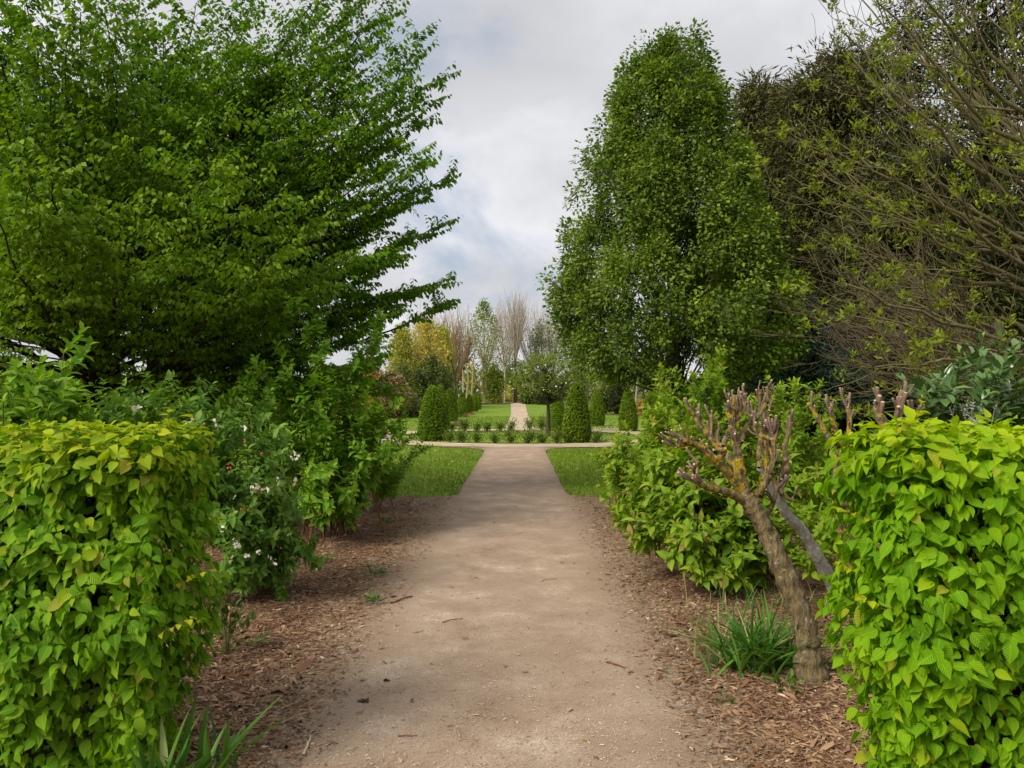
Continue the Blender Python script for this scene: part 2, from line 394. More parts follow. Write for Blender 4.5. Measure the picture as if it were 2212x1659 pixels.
M['hornbeam'] = leaf_mat('hornbeam_tree_leaves', (0.048, 0.119, 0.006), (0.097, 0.217, 0.010), (0.194, 0.325, 0.014), young=(0.328, 0.434, 0.016), trans=.36, rough=.5, nscale=.35)
M['pear'] = leaf_mat('pear_leaves', (0.050, 0.102, 0.013), (0.106, 0.181, 0.019), (0.202, 0.280, 0.035), young=(0.260, 0.361, 0.030), trans=.3, rough=.6, spec=.2, nscale=1.3)
M['dogL'] = leaf_mat('shrub_leaves_fresh', (0.086, 0.210, 0.018), (0.172, 0.353, 0.029), (0.302, 0.486, 0.050), young=(0.460, 0.552, 0.054), trans=.36, rough=.48, veins=.35, nscale=.9)
M['dogR'] = leaf_mat('dogwood_leaves', (0.085, 0.193, 0.013), (0.183, 0.331, 0.018), (0.329, 0.451, 0.032), young=(0.537, 0.460, 0.090), odd=(0.415, 0.184, 0.126), trans=.36, rough=.48, veins=.45, nscale=.9)
M['apple'] = leaf_mat('apple_leaves', (0.063, 0.160, 0.025), (0.126, 0.270, 0.035), (0.231, 0.380, 0.060), young=(0.357, 0.450, 0.090), trans=.28, rough=.4, veins=.3, nscale=2.0)
M['willow'] = leaf_mat('olive_brown_leaves', (0.058, 0.061, 0.019), (0.095, 0.102, 0.032), (0.141, 0.152, 0.054), young=(0.120, 0.094, 0.041), trans=.2, rough=.8, spec=.1, nscale=.8)
M['cedar'] = leaf_mat('blue_green_needles', (.04, .09, .06), (.075, .15, .105), (.13, .22, .16), trans=.1, rough=.6, nscale=.5)
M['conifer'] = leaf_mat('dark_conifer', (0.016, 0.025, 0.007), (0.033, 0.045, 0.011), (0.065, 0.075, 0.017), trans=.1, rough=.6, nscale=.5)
M['sprout'] = leaf_mat('bursting_leaves', (.11, .15, .010), (.18, .23, .014), (.28, .33, .02), trans=.35, rough=.6)
M['laurel'] = leaf_mat('laurel_leaves', (.045, .10, .025), (.085, .17, .04), (.15, .25, .075), young=(.26, .34, .08), trans=.12, rough=.22, spec=.6, nscale=2.0)
M['cone'] = leaf_mat('clipped_hornbeam', (0.040, 0.109, 0.007), (0.114, 0.217, 0.011), (0.229, 0.335, 0.022), young=(0.366, 0.418, 0.036), trans=.3, rough=.55, nscale=.6)
M['core'] = bark_mat('shaded_inner_twigs', (.03, .028, .014), (.07, .06, .03))  # twig colour kept dark to stand in for shade inside the hedges
M['iris'] = leaf_mat('sword_leaves', (.03, .09, .015), (.06, .15, .025), (.11, .22, .04), young=(.25, .30, .10), trans=.3, rough=.4, nscale=3)
M['clump'] = leaf_mat('daylily_leaves', (.035, .10, .015), (.07, .18, .025), (.14, .27, .04), young=(.36, .35, .16), trans=.3, rough=.45, nscale=3)
M['weed'] = leaf_mat('weed_leaves', (.05, .14, .02), (.09, .22, .03), (.15, .3, .05), trans=.3, rough=.5)
M['gold'] = leaf_mat('golden_sunlit_foliage', (0.378, 0.320, 0.060), (0.567, 0.480, 0.108), (0.693, 0.600, 0.204), trans=.3, rough=.6, nscale=.25)  # golden leaf colour, brightened to paint in the far sunlight
M['goldgreen'] = leaf_mat('yellow_green_foliage', (.24, .25, .03), (.38, .38, .055), (.52, .50, .10), trans=.3, rough=.6, nscale=.25)
M['orange'] = leaf_mat('amber_foliage', (.26, .15, .03), (.38, .24, .05), (.48, .34, .09), trans=.3, rough=.6, nscale=.4)
M['russet'] = leaf_mat('russet_twigs', (.17, .11, .06), (.27, .18, .10), (.36, .26, .15), trans=.2, rough=.7, nscale=.4)
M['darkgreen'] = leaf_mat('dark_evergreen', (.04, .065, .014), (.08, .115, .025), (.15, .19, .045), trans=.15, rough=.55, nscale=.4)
M['green'] = leaf_mat('mid_green_foliage', (0.088, 0.144, 0.019), (0.175, 0.240, 0.030), (0.288, 0.336, 0.054), trans=.35, rough=.55, nscale=.3)
M['olive'] = leaf_mat('olive_foliage', (.09, .11, .03), (.15, .18, .05), (.24, .27, .09), trans=.3, rough=.6, nscale=.3)
M['petal'] = leaf_mat('pale_petals', (.72, .62, .62), (.80, .74, .73), (.82, .80, .79), trans=.25, rough=.6)
M['bud'] = leaf_mat('red_buds', (.45, .04, .06), (.55, .08, .10), (.6, .2, .22), trans=.1, rough=.5)
M['stamen'] = leaf_mat('yellow_stamens', (.6, .5, .15), (.65, .55, .2), (.7, .6, .25), trans=.0)
M['bark'] = bark_mat('grey_brown_bark', (.035, .028, .02), (.10, .082, .058))
M['barkdark'] = bark_mat('dark_bark', (.018, .013, .009), (.055, .042, .03))
M['barkgreen'] = bark_mat('mossy_bark', (.085, .075, .03), (.225, .195, .09))
M['barkyellow'] = bark_mat('sunlit_lichen_bark', (.20, .16, .06), (.36, .29, .10))
M['twig'] = bark_mat('bare_twigs', (.27, .22, .18), (.44, .38, .32))
M['twigred'] = bark_mat('red_brown_stems', (.10, .045, .02), (.22, .11, .05))
M['greenstem'] = bark_mat('green_stems', (.09, .10, .03), (.17, .16, .06))
M['sumac'] = bark_mat('lichened_bark', (.045, .032, .018), (.30, .235, .135), lichen=((.34, .31, .20), (.50, .34, .02)), bump=.06, scale=26, lich_cov=.61)
M['sumactip'] = bark_mat('pruned_shoot_bark', (.085, .055, .038), (.24, .165, .12), scale=30, bump=.006)
M['cut'] = bark_mat('pale_cut_wood', (.48, .36, .22), (.62, .50, .34), scale=60, bump=.001)

# ------------------------------------------------------------------ ground
def noise2(x, y, s, seed=0):
    r_ = np.random.default_rng(seed); out = np.zeros(np.broadcast(x, y).shape)
    for k in range(5):
        a, b = r_.normal(0, 1, 2); p = r_.uniform(0, 6.28)
        out = out + np.sin((a * x + b * y) / s + p)
    return out / 5
def grid(xs, ys, zf, mask=None):
    X, Y = np.meshgrid(xs, ys); Z = zf(X, Y)
    v = np.stack([X, Y, Z], -1).reshape(-1, 3); nx = len(xs)
    i, j = np.meshgrid(np.arange(nx - 1), np.arange(len(ys) - 1)); a = (j * nx + i).ravel()
    f = np.concatenate([np.stack([a, a + 1, a + nx + 1], -1), np.stack([a, a + nx + 1, a + nx], -1)])
    return G().add(v, f)
big = np.concatenate([[-3000, -800, -250, -120], np.arange(-90, 91, 6), [120, 250, 800, 3000]])
bigy = np.concatenate([[-3000, -500, -100, -30], np.arange(-12, 140, 3), [200, 400, 1000, 3000]])
single('ground', grid(big, bigy, lambda x, y: gz(x, y) - .03), M['ground'], kind='structure')
LAWN_Y = 12.1
def lawn_edge(x): return LAWN_Y + .06 * np.sin(x * 2.1) + .05 * np.sin(x * 5.3 + 1) + .0 * x
# path half-width and centre by distance
PX = -0.1
def halfw(y):
    y = np.asarray(y, float); w_ = np.full(y.shape, .87)
    t = np.clip((y - 21.9) / 1.9, 0, 1); return w_ + (1 - np.sqrt(1 - np.minimum(t, .999) ** 2)) * 1.5
def strip(ys, xl, xr, nx, z0, edge_noise=.03, seed=1):
    g = G(); rows = []
    for k, y in enumerate(ys):
        a = xl(y) + edge_noise * float(noise2(y, 0., .21, seed)); b = xr(y) + edge_noise * float(noise2(y, 0., .21, seed + 5))
        x = np.linspace(a, b, nx); rows.append(np.stack([x, np.full(nx, y), gz(x, y) + (float(z0(y)) if callable(z0) else z0)], -1))
    v = np.array(rows); a = (np.arange(len(ys) - 1)[:, None] * nx + np.arange(nx - 1)).ravel()
    f = np.concatenate([np.stack([a, a + 1, a + nx + 1], -1), np.stack([a, a + nx + 1, a + nx], -1)])
    return g.add(v.reshape(-1, 3), f)
# mulch beds left and right (lumpy sheets), the path lies 4 mm over them
def mulch_z(x, y):
    d = np.clip((np.abs(x - PX) - 1.0) / .8, 0, 1)
    return .0 + d * (.038 + .02 * noise2(x, y, .22, 3) + .016 * noise2(x, y, .07, 4)) + np.minimum(d * 8, 1) * .006 * noise2(x, y, .11, 14)
for sgn in (-1, 1):
    xs = PX + sgn * np.concatenate([np.linspace(.6, 3.5, 60), np.linspace(3.6, 9.5, 30)]); xs = np.sort(xs)
    ys = np.concatenate([np.arange(-4, 1.9, .4), np.arange(1.9, 11.9, .09), np.linspace(11.9, 12.05, 3)])
    X, Y = np.meshgrid(xs, ys); Yw = Y.copy(); last = Y > 11.85; Yw[last] += (lawn_edge(X) - LAWN_Y)[last] + .02
    v = np.stack([X, Yw, mulch_z(X, Yw)], -1).reshape(-1, 3); nx = len(xs)
    i, j = np.meshgrid(np.arange(nx - 1), np.arange(len(ys) - 1)); a = (j * nx + i).ravel()
    f = np.concatenate([np.stack([a, a + 1, a + nx + 1], -1), np.stack([a, a + nx + 1, a + nx], -1)])
    single('mulch_bed', G().add(v, f), M['mulch'], kind='structure', smooth=True)
# lawn: one sheet with a raised front edge
xs = np.concatenate([[-45, -30, -20], np.arange(-14, 14.1, .25), [20, 30, 45]])
ys = np.concatenate([[0], np.arange(.15, 14, .5), np.arange(14, 100, 2)])
X, Y = np.meshgrid(xs, ys); Yw = Y + lawn_edge(X)
Z = gz(X, Yw) + .012 + .012 * noise2(X, Yw, .6, 8); Z[0] = -.02
nx = len(xs); i, j = np.meshgrid(np.arange(nx - 1), np.arange(len(ys) - 1)); a = (j * nx + i).ravel()
single('lawn', G().add(np.stack([X, Yw, Z], -1).reshape(-1, 3), np.concatenate([np.stack([a, a + 1, a + nx + 1], -1), np.stack([a, a + nx + 1, a + nx], -1)])), M['lawn'], kind='structure', smooth=True)
ZP = .032
def zp(y): return .014 + .018 * np.clip((y - 10.8) / 1.2, 0, 1)
p_ys = np.concatenate([np.arange(-4, 12, .2), np.arange(12, 21, .3), np.arange(21, 24.6, .1)])
single('path', strip(p_ys, lambda y: PX - float(halfw(y)) - (.62 if y < 11.9 else .62 * max(0, 1 - (y - 11.9) / .25)), lambda y: PX + float(halfw(y)) + (.62 if y < 11.9 else .62 * max(0, 1 - (y - 11.9) / .25)), 12, zp), M['path'], kind='structure')
RC = np.array([0.0, 30.3]); RI, RO = 4.9, 6.5
th = np.linspace(0, 2 * np.pi, 181)
rg = G(); rr_ = np.linspace(RI, RO, 5)
wobi = .05 * noise2(th * 9, 0, 1., 3)
v = np.array([[(RC[0] + (r_ + wobi[k]) * math.cos(a_), RC[1] + (r_ + wobi[k]) * math.sin(a_), ZP + .005) for r_ in rr_] for k, a_ in enumerate(th)])
a = (np.arange(180)[:, None] * 5 + np.arange(4)).ravel()
rg.add(v.reshape(-1, 3), np.concatenate([np.stack([a, a + 1, a + 6], -1), np.stack([a, a + 6, a + 5], -1)]))
single('ring_path', rg, M['farpath'], kind='structure')
def hstrip(x0, x1, y0, y1, z0):
    xs = np.linspace(x0, x1, int(abs(x1 - x0) / .25) + 2)
    v = np.array([[(x, y0 + .05 * math.sin(x * 1.7), z0), (x, y1 + .05 * math.sin(x * 2.3 + 1), z0)] for x in xs]).reshape(-1, 3)
    a = np.arange(len(xs) - 1) * 2
    return G().add(v, np.concatenate([np.stack([a, a + 2, a + 3], -1), np.stack([a, a + 3, a + 1], -1)]))
single('cross_path', hstrip(1.0, 16, 23.75, 25.05, ZP + .010), M['farpath'], kind='structure')
single('cross_path', hstrip(-16, -5.2, 29.2, 30.9, ZP + .010), M['farpath'], kind='structure')
single('cross_path', hstrip(2.8, 16, 36.0, 37.0, ZP + .010), M['farpath'], kind='structure')
fp = np.arange(35.0, 110, .8)
single('far_path', strip(fp, lambda y: -.62 - .5 * max(0, (y - 60) / 45) ** 1.5 + .0, lambda y: .78 + .12 * max(0, (y - 40) / 60), 5, ZP + .015, .04, 7), M['farpath'], kind='structure')
single('far_cross_path', hstrip(-16, 16, 107.5, 109.3, .62 + ZP + .02), M['farpath'], kind='structure')
def in_gravel(x, y):
    a = (y < 24.4) & (np.abs(x - PX) < halfw(y) + .0)
    r_ = np.hypot(x - RC[0], y - RC[1]); a |= (r_ > RI) & (r_ < RO)
    a |= (x > 1) & (y > 23.75) & (y < 25.05)
    a |= (x < -5.2) & (y > 29.2) & (y < 30.9)
    a |= (x > 2.8) & (y > 36) & (y < 37)
    a |= (y > 35) & (x > -.65 - .5 * np.clip((y - 60) / 45, 0, 2) ** 1.5) & (x < .8 + .12 * np.clip((y - 40) / 60, 0, 1))
    return a
# mulch under the far trees
def blob_sheet(name, cx_, cy_, rx, ry, z, mat):
    t_ = np.linspace(0, 2 * np.pi, 41)[:-1]; rad = 1 + .12 * noise2(t_ * 3, 0, 1, 9)
    v = [(cx_, cy_, z)] + [(cx_ + rx * r_ * math.cos(a_), cy_ + ry * r_ * math.sin(a_), z) for a_, r_ in zip(t_, rad)]
    f = [(0, k + 1, (k + 1) % 40 + 1) for k in range(40)]
    single(name, G().add(v, f), mat, kind='structure')
blob_sheet('far_mulch_bed', -4.6, 102, 4.0, 3.2, .62 + ZP, M['mulch'])
blob_sheet('far_mulch_bed', 9.5, 102, 8.0, 2.4, .62 + ZP, M['mulch'])
blob_sheet('far_mulch_bed', 15, 66, 9.5, 3.0, .03 + ZP, M['mulch'])
blob_sheet('far_mulch_bed', -17, 55, 9.0, 3.0, ZP, M['mulch'])

# bark chips (only colour and shape vary; nobody could count them)
def chips(n, xr, yr, dens, size, mat_z=mulch_z):
    x = rng.uniform(*xr, n); q_ = rng.random(n) ** 1.15; y = 1 / (1 / yr[0] + (1 / yr[1] - 1 / yr[0]) * q_)
    keep = rng.random(n) < dens(x, y); x = x[keep]; y = y[keep]; k = len(x)
    # wedge-shaped splinter: 6 vertices, 8 triangles -> trimmed to a 5-vertex sliver
    T = np.array([(-.5, -.14, 0), (-.45, .16, .02), (.5, .1, .03), (.45, -.12, 0), (0, 0, .13)])
    f = np.array([(0, 3, 4), (3, 2, 4), (2, 1, 4)])
    yaw = rng.uniform(0, 2 * np.pi, k); d = np.stack([np.cos(yaw), np.sin(yaw), rng.normal(0, .22, k)], -1)
    nn = np.array([0, 0, 1.0]) + rng.normal(0, .28, (k, 3))
    Rm = frames(np.cross(nn, d), nn)
    L = size * rng.lognormal(0, .45, k); asp = rng.uniform(.5, 1.6, k)
    TT = T[None] * np.stack([np.ones(k), asp, np.full(k, .8)], -1)[:, None, :]
    base = np.maximum(mat_z(x, y), np.where(np.abs(x - PX) < 1.49, zp(y), 0)) + rng.uniform(.0, .010, k)
    V = np.einsum('nij,nmj->nmi', Rm, TT) * L[:, None, None] + np.stack([x, y, base], -1)[:, None]
    Fc = (f[None] + (np.arange(k) * 5)[:, None, None]).reshape(-1, 3)
    return G().add(V.reshape(-1, 3), Fc, None, np.repeat(rng.random(k), 5))
def chip_d(x, y):
    a = np.abs(x - PX + .04 * np.sin(y * 3)); return np.clip((a - .74) / .5, .012, 1) ** 1.3 * (np.abs(x) < .72 * y + .3)
single('bark_chips', chips(115000, (-3.6, 3.6), (2.6, 12.2), chip_d, .029), M['chip'], kind='stuff')
g = chips(30000, (-1.15, 1.0), (2.6, 12), lambda x, y: np.full(x.shape, .9), .0085, lambda x, y: zp(y) - .002)
single('grit', g, M['pebble'], kind='stuff')

# grass ---------------------------------------------------------------
def tufts(n, xr, yr, h, wdt, power=1.0):
    x = rng.uniform(*xr, n); y = yr[0] + (yr[1] - yr[0]) * rng.random(n) ** power
    k = ~in_gravel(x, y) & (y > lawn_edge(x) - .03) & (np.abs(x) < .72 * y + 1); x = x[k]; y = y[k]; n = len(x)
    z = gz(x, y) + .01
    yaw = rng.uniform(0, np.pi, n); lean = rng.normal(0, .45, (n, 2)) * h; hh = h * rng.uniform(.6, 1.3, n)
    dx = np.cos(yaw) * wdt; dy = np.sin(yaw) * wdt
    a = np.stack([x - dx, y - dy, z], -1); b = np.stack([x + dx, y + dy, z], -1); c = np.stack([x + lean[:, 0], y + lean[:, 1], z + hh], -1)
    V = np.stack([a, b, c], 1).reshape(-1, 3)
    return G().add(V, np.arange(n * 3).reshape(-1, 3), None, np.repeat(rng.random(n), 3))
g = tufts(115000, (-11, 11), (12.0, 26), .055, .008)
g2 = tufts(40000, (-22, 24), (24, 60), .06, .03); g.add(np.concatenate(g2.v), np.concatenate(g2.f), None, np.concatenate(g2.r))
g2 = tufts(1500, (-1.3, 1.1), (12.0, 22), .07, .008)
single('grass', g, M['grass'], kind='stuff')
x = rng.uniform(-9, 11, 9000); y = 12.3 + 32 * rng.random(9000) ** 1.2
dn = np.clip(.35 + .9 * noise2(x, y, .9, 12), 0, 1)
k = ~in_gravel(x, y) & (rng.random(9000) < dn); x = x[k]; y = y[k]
p = np.stack([x, y, gz(x, y) + .055], -1)
single('daisies', G().leaves('lo', p, rng.normal(0, 1, p.shape) * [1, 1, .2], np.array([0, 0, 1.0]) + rng.normal(0, .5, p.shape), .014 + .0010 * y), M['daisy'], kind='stuff')

# ------------------------------------------------------------------ leaves as parts
def leaf_parts(root, name, kind, mat, p, d, n, size, count=300, tint=None, wid=1.0, stuff_name='foliage', score=None, wid2=None):
    """the leaves that show largest become parts of their own, the rest one part of kind stuff"""
    size = np.broadcast_to(np.asarray(size, float), (len(p),)).copy()
    tint = np.zeros(len(p)) if tint is None else np.broadcast_to(np.asarray(tint, float), (len(p),))
    vis = infront(p, -.01)
    key = np.linalg.norm(p - [0, 0, CAMH], axis=1) / np.maximum(size, 1e-3)
    if score is not None: key = score
    key = np.where(vis, key, 1e9)
    order = np.argsort(key); pick = order[:count]; rest = order[count:]
    g_ = G(); near_ = rest[:7500] if kind == 'rich' else rest
    g_.leaves(kind, p[near_], d[near_], n[near_], size[near_], tint[near_], wid)
    if kind == 'rich': g_.leaves('fold', p[rest[7500:]], d[rest[7500:]], n[rest[7500:]], size[rest[7500:]], tint[rest[7500:]], 1.2)
    part(stuff_name, g_, mat, root, kind='stuff', smooth=kind in ('rich', 'mid', 'broad'))
    T, f, uv = TPL[kind]; T = T.copy(); T[:, 0] *= wid
    meshes = []
    for tv in (0.0, .2, .4, .6, .8, 1.0):
        meshes.append(G().add(T, f, uv, 0.0, tv).mesh(name, mat, smooth=kind in ('rich', 'mid', 'broad')))
    Rm = frames(d[pick], n[pick]); rl = np.array(root.location)
    for q, i in enumerate(pick):
        o = bpy.data.objects.new(name, meshes[int(round(float(np.clip(tint[i], 0, 1)) * 5))]); col.objects.link(o); o.parent = root
        m4 = np.eye(4); m4[:3, :3] = Rm[q] * size[i]; m4[:3, 3] = p[i] - rl
        o.matrix_basis = Matrix(m4.tolist())

# ------------------------------------------------------------------ clipped hedges in the foreground
def hedge(label, sgn, x_in, y0, y1, ztop, mat, n, size):
    """a clipped block from x_in outwards, between y0 and y1"""
    root = thing('hornbeam_hedge', label, 'hedge', (sgn * (abs(x_in) + .9), (y0 + y1) / 2, 0))
    xo = abs(x_in) + 2.3; W = xo - abs(x_in); D = y1 - y0
    areas = np.array([W * ztop * 1.25, D * ztop * 1.1, W * D * 1.3, W * ztop * .35])
    face = rng.choice(4, n, p=areas / areas.sum())
    a = rng.random(n); b = rng.random(n)
    X = np.where(face == 1, 0, a * W); Y = np.where(face == 0, 0, np.where(face == 3, D, np.where(face == 1, a * D, b * D)))
    Z = np.where(face == 2, ztop, b * ztop)
    nf = np.zeros((n, 3)); nf[face == 0] = (0, -1, 0); nf[face == 1] = (-1, 0, 0); nf[face == 2] = (0, 0, 1); nf[face == 3] = (0, 1, 0)
    # rounded shoulders and a belly: pull points near the arrises inwards
    rr = .16
    for (A, lim, ax, s) in ((X, 0, 0, -1), (Y, 0, 1, -1), (Y, D, 1, 1), (Z, ztop, 2, 1)):
        dist = np.abs(A - lim); t = np.clip(1 - dist / rr, 0, 1)
        nf[:, ax] += s * t * .8
    nf = nrm(nf)
    edge = np.minimum(np.minimum(X + (face == 1) * 9, Y + (face == 0) * 9), (ztop - Z) + (face == 2) * 9)
    pull = .07 * np.clip(1 - edge / rr, 0, 1) ** 2
    belly = .075 * noise2(X * 1.0 + Y * .7, Z * 1.0, .15, 5 + (sgn > 0)) + .045 * noise2(X + Y, Z, .055, 6) + np.where(face == 2, .05 * np.clip(noise2(X, Y, .04, 77), 0, 1), 0)
    taper = -.14 * np.clip((.6 - Z) / .6, 0, 1)
    depth = rng.random(n) ** 1.9 * .17
    void = np.clip(noise2(X * 1.3 + Y, Z * 1.2, .040, 51) * 2.2 - .1, 0, 1); depth = depth + void * .11
    off = belly + taper - pull - depth + rng.normal(0, .012, n)
    p = np.stack([X, Y, Z], -1) + nf * off[:, None]
    p[:, 2] = np.maximum(p[:, 2], .05 + .1 * rng.random(n))
    side = nrm(np.cross(nf, [0, 0, 1.0]) + rng.normal(0, .01, nf.shape))
    ang = rng.normal(0, .75, n)[:, None]
    topm = (face == 2)[:, None]
    nfj = nrm(nf + rng.normal(0, .25, (n, 3)))
    d = np.where(topm, nrm(rng.normal(0, 1, (n, 3)) * [1, 1, .25]) + nf * .18, side * np.sin(ang) - np.array([0, 0, 1.0]) * np.cos(ang) * .75 + nf * rng.uniform(.05, 1.1, n)[:, None])
    nn = nf * .8 + np.array([0, 0, .6]) + rng.normal(0, .48, (n, 3))
    P_ = p * [1, 1, 1]; P_[:, 0] = sgn * (abs(x_in) + p[:, 0]); P_[:, 1] = y0 + p[:, 1]
    d[:, 0] *= sgn; nn[:, 0] *= sgn
    sz = size * np.where(rng.random(n) < .3, rng.uniform(.5, .8, n), rng.uniform(.8, 1.4, n))
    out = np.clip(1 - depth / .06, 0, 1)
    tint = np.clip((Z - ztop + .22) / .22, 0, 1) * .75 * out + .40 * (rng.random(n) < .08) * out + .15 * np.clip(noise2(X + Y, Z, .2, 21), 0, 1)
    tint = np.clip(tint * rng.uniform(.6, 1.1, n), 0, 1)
    key = np.linalg.norm(P_ - [0, 0, CAMH], axis=1) + depth * 30 + (face == 3) * 9 + rng.random(n) * .9
    # keep the biggest pieces among the outermost leaves
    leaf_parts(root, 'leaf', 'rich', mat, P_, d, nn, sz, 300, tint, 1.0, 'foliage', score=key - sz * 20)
    # twigs and stems inside
    st = []; sr = []
    for k in range(26):
        bx = sgn * (abs(x_in) + .36 + (k / 26) * (W - .4)) + rng.normal(0, .04); by = (y0 + y1) / 2 + rng.normal(0, .03)
        tpx = bx + rng.normal(0, .12); st.append(bez(np.array([bx, by, 0]), np.array([bx, by, .7]), np.array([tpx, by + rng.normal(0, .04), ztop - .16]), 6, .01)); sr.append(np.linspace(.02, .006, 6))
    st = np.array(st); sr = np.array(sr); g = G().tubes(st, sr, 5)
    c1, r1 = spawn(st, sr, 12, .15, .85, 1.1, .24, .2, 0, 4, .5, .4, .1); g.tubes(c1, r1, 3)
    c2, r2 = spawn(c1, r1, 5, .3, .9, .8, .10, .1, 0, 3, .6, .5, .1); g.tubes(c2, np.maximum(r2, .0012), 3)
    part('stems', g, M['barkdark'], root)
    for k in range(12):   # young shoots that have grown out since the last cut
        bx = sgn * (abs(x_in) + rng.uniform(.08, W * .75)); by = y0 + rng.uniform(.04, D * .7); b_ = np.array([bx, by, ztop - .06]); hh_ = rng.uniform(.09, .17)
        if k % 4 == 0: b_ = np.array([sgn * (abs(x_in) + .02), by, rng.uniform(.5, 1.2)])
        dv = np.array([rng.normal(0, .35), rng.normal(-.1, .35), 1.0]) if k % 4 else np.array([-sgn * 1.1, -.2, .5])
        C_ = bez(b_, b_ + dv * hh_ * .5, b_ + dv * hh_ + [rng.normal(0, .02), 0, 0], 6)[None]
        sh = part('shoot', G().tubes(C_, np.linspace(.0022, .0010, 6)[None], 4), M['twigred'], root)
        q1, q2, q3 = leaf_sites(C_, 8, .2, 1.0, .9, .25, .8, .2)
        part('leaves', G().leaves('rich', q1, q2, q3, size * rng.uniform(.5, .85, len(q1)), .8), mat, sh, kind='stuff', smooth=True, origin=tuple(root.location))
    # inner leaf and twig mass, blocks light; dark colour paints in the gap shade
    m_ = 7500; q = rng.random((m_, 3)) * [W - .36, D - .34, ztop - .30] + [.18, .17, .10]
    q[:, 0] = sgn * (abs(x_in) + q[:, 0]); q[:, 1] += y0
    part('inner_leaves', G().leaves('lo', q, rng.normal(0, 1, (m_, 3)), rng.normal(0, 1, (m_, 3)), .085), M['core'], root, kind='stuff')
    return root
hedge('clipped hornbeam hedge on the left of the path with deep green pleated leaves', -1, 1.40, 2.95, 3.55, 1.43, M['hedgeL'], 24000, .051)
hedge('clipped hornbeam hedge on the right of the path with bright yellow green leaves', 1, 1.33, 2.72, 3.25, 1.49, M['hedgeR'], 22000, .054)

# ------------------------------------------------------------------ generic shrub
def shrub(name, label, cat, base, targets, mat, wood, leaf='mid', size=.085, nsub=6, sublen=.45, npair=7, stem_r=.012, parts=300, group=None,
          young_tips=.6, wid=1.0, spread=.12, ang=.55, up=.25, third=0, droop=.15, leafname='leaf', lt0=.18, n_thin=0):
    base = np.asarray(base, float); root = thing(name, label, cat, base, group)
    P = []; Rr = []
    for tpt in targets:
        b = base + np.array([rng.normal(0, spread), rng.normal(0, spread), 0]); tpt = np.asarray(tpt, float)
        c = b * .55 + tpt * .45; c[2] = base[2] + (tpt[2] - base[2]) * .62; c[:2] = b[:2] * .62 + tpt[:2] * .38
        P.append(bez(b, c, tpt, 8, .012)); Rr.append(np.linspace(stem_r, stem_r * .3, 8))
    P = np.array(P); Rr = np.array(Rr); g = G().tubes(P, Rr, 5)
    c1, r1 = spawn(P[n_thin:], Rr[n_thin:], nsub, .28, .97, ang, sublen, up, 0, 5, .6, .4, .45)
    if n_thin:
        ca, ra = spawn(P[:n_thin], Rr[:n_thin], 16, .3, .97, .9, .20, up, 0, 5, .6, .4, .5); c1 = np.concatenate([c1, ca]); r1 = np.concatenate([r1, ra])
    g.tubes(c1, r1, 3)
    curves = [c1]
    if third:
        c2, r2 = spawn(c1, r1, third, .3, .95, .7, sublen * .55, up, 0, 5, .7, .5, .4); g.tubes(c2, np.maximum(r2, .0012), 3); curves.append(c2)
    part('stems', g, wood, root)
    pp = []; dd = []; nn = []; tt = []; ss = []
    # upper part of the main stems bears leaves as well
    top = np.stack([sample(P, np.full((len(P), 1), s_))[0][:, 0] for s_ in np.linspace(.6, 1, 5)], 1)
    for C in curves + [top]:
        k = npair
        t = np.linspace(lt0, 1.0, k)[None] + rng.uniform(-.03, .03, (len(C), k)); p_, tg = sample(C, np.clip(t, 0, 1))
        side = nrm(np.cross(tg, np.array([0, 0, 1.0])) + 1e-6); oth = np.cross(side, tg)
        ph0 = rng.uniform(0, np.pi, (len(C), 1)) + np.arange(k)[None] * (np.pi / 2)
        for half in (0, np.pi):
            ph = (ph0 + half + rng.normal(0, .2, ph0.shape))[..., None]
            s_ = side * np.cos(ph) + oth * np.sin(ph)
            A = np.where(t > .93, .45, 1.0)[..., None] * rng.uniform(.8, 1.2, p_.shape[:2])[..., None]
            d = tg * np.cos(A) + s_ * np.sin(A); d[..., 2] -= droop * rng.random(d.shape[:2])
            nrm_ = tg * .9 + np.array([0, 0, .7]) + rng.normal(0, .25, d.shape)
            pp.append(p_.reshape(-1, 3)); dd.append(d.reshape(-1, 3)); nn.append(nrm_.reshape(-1, 3))
            tt.append((np.clip((t - .75) * 4, 0, 1) * young_tips * rng.random(t.shape)).ravel())
            ss.append((size * np.where(t > .93, .6, 1.0) * rng.uniform(.65, 1.2, t.shape)).ravel())
    p_ = np.concatenate(pp); d = np.concatenate(dd); n_ = np.concatenate(nn); t_ = np.concatenate(tt); s_ = np.concatenate(ss)
    k = p_[:, 2] > base[2] + .06; p_, d, n_, t_, s_ = p_[k], d[k], n_[k], t_[k], s_[k]
    if parts: leaf_parts(root, leafname, leaf, mat, p_, d, n_, s_, parts, t_, wid)
    else: part('foliage', G().leaves(leaf, p_, d, n_, s_, t_, wid), mat, root, kind='stuff')
    return root, P
def pts(lst): return [at(*q) for q in lst]
def dome(uv0, uv1, Y0, Y1, n, shape=None):
    out = []
    for k in range(n):
        u = rng.uniform(uv0[0], uv1[0]); v = rng.uniform(uv0[1], uv1[1]); Y = rng.uniform(Y0, Y1); out.append(at(u, v, Y))
    return out

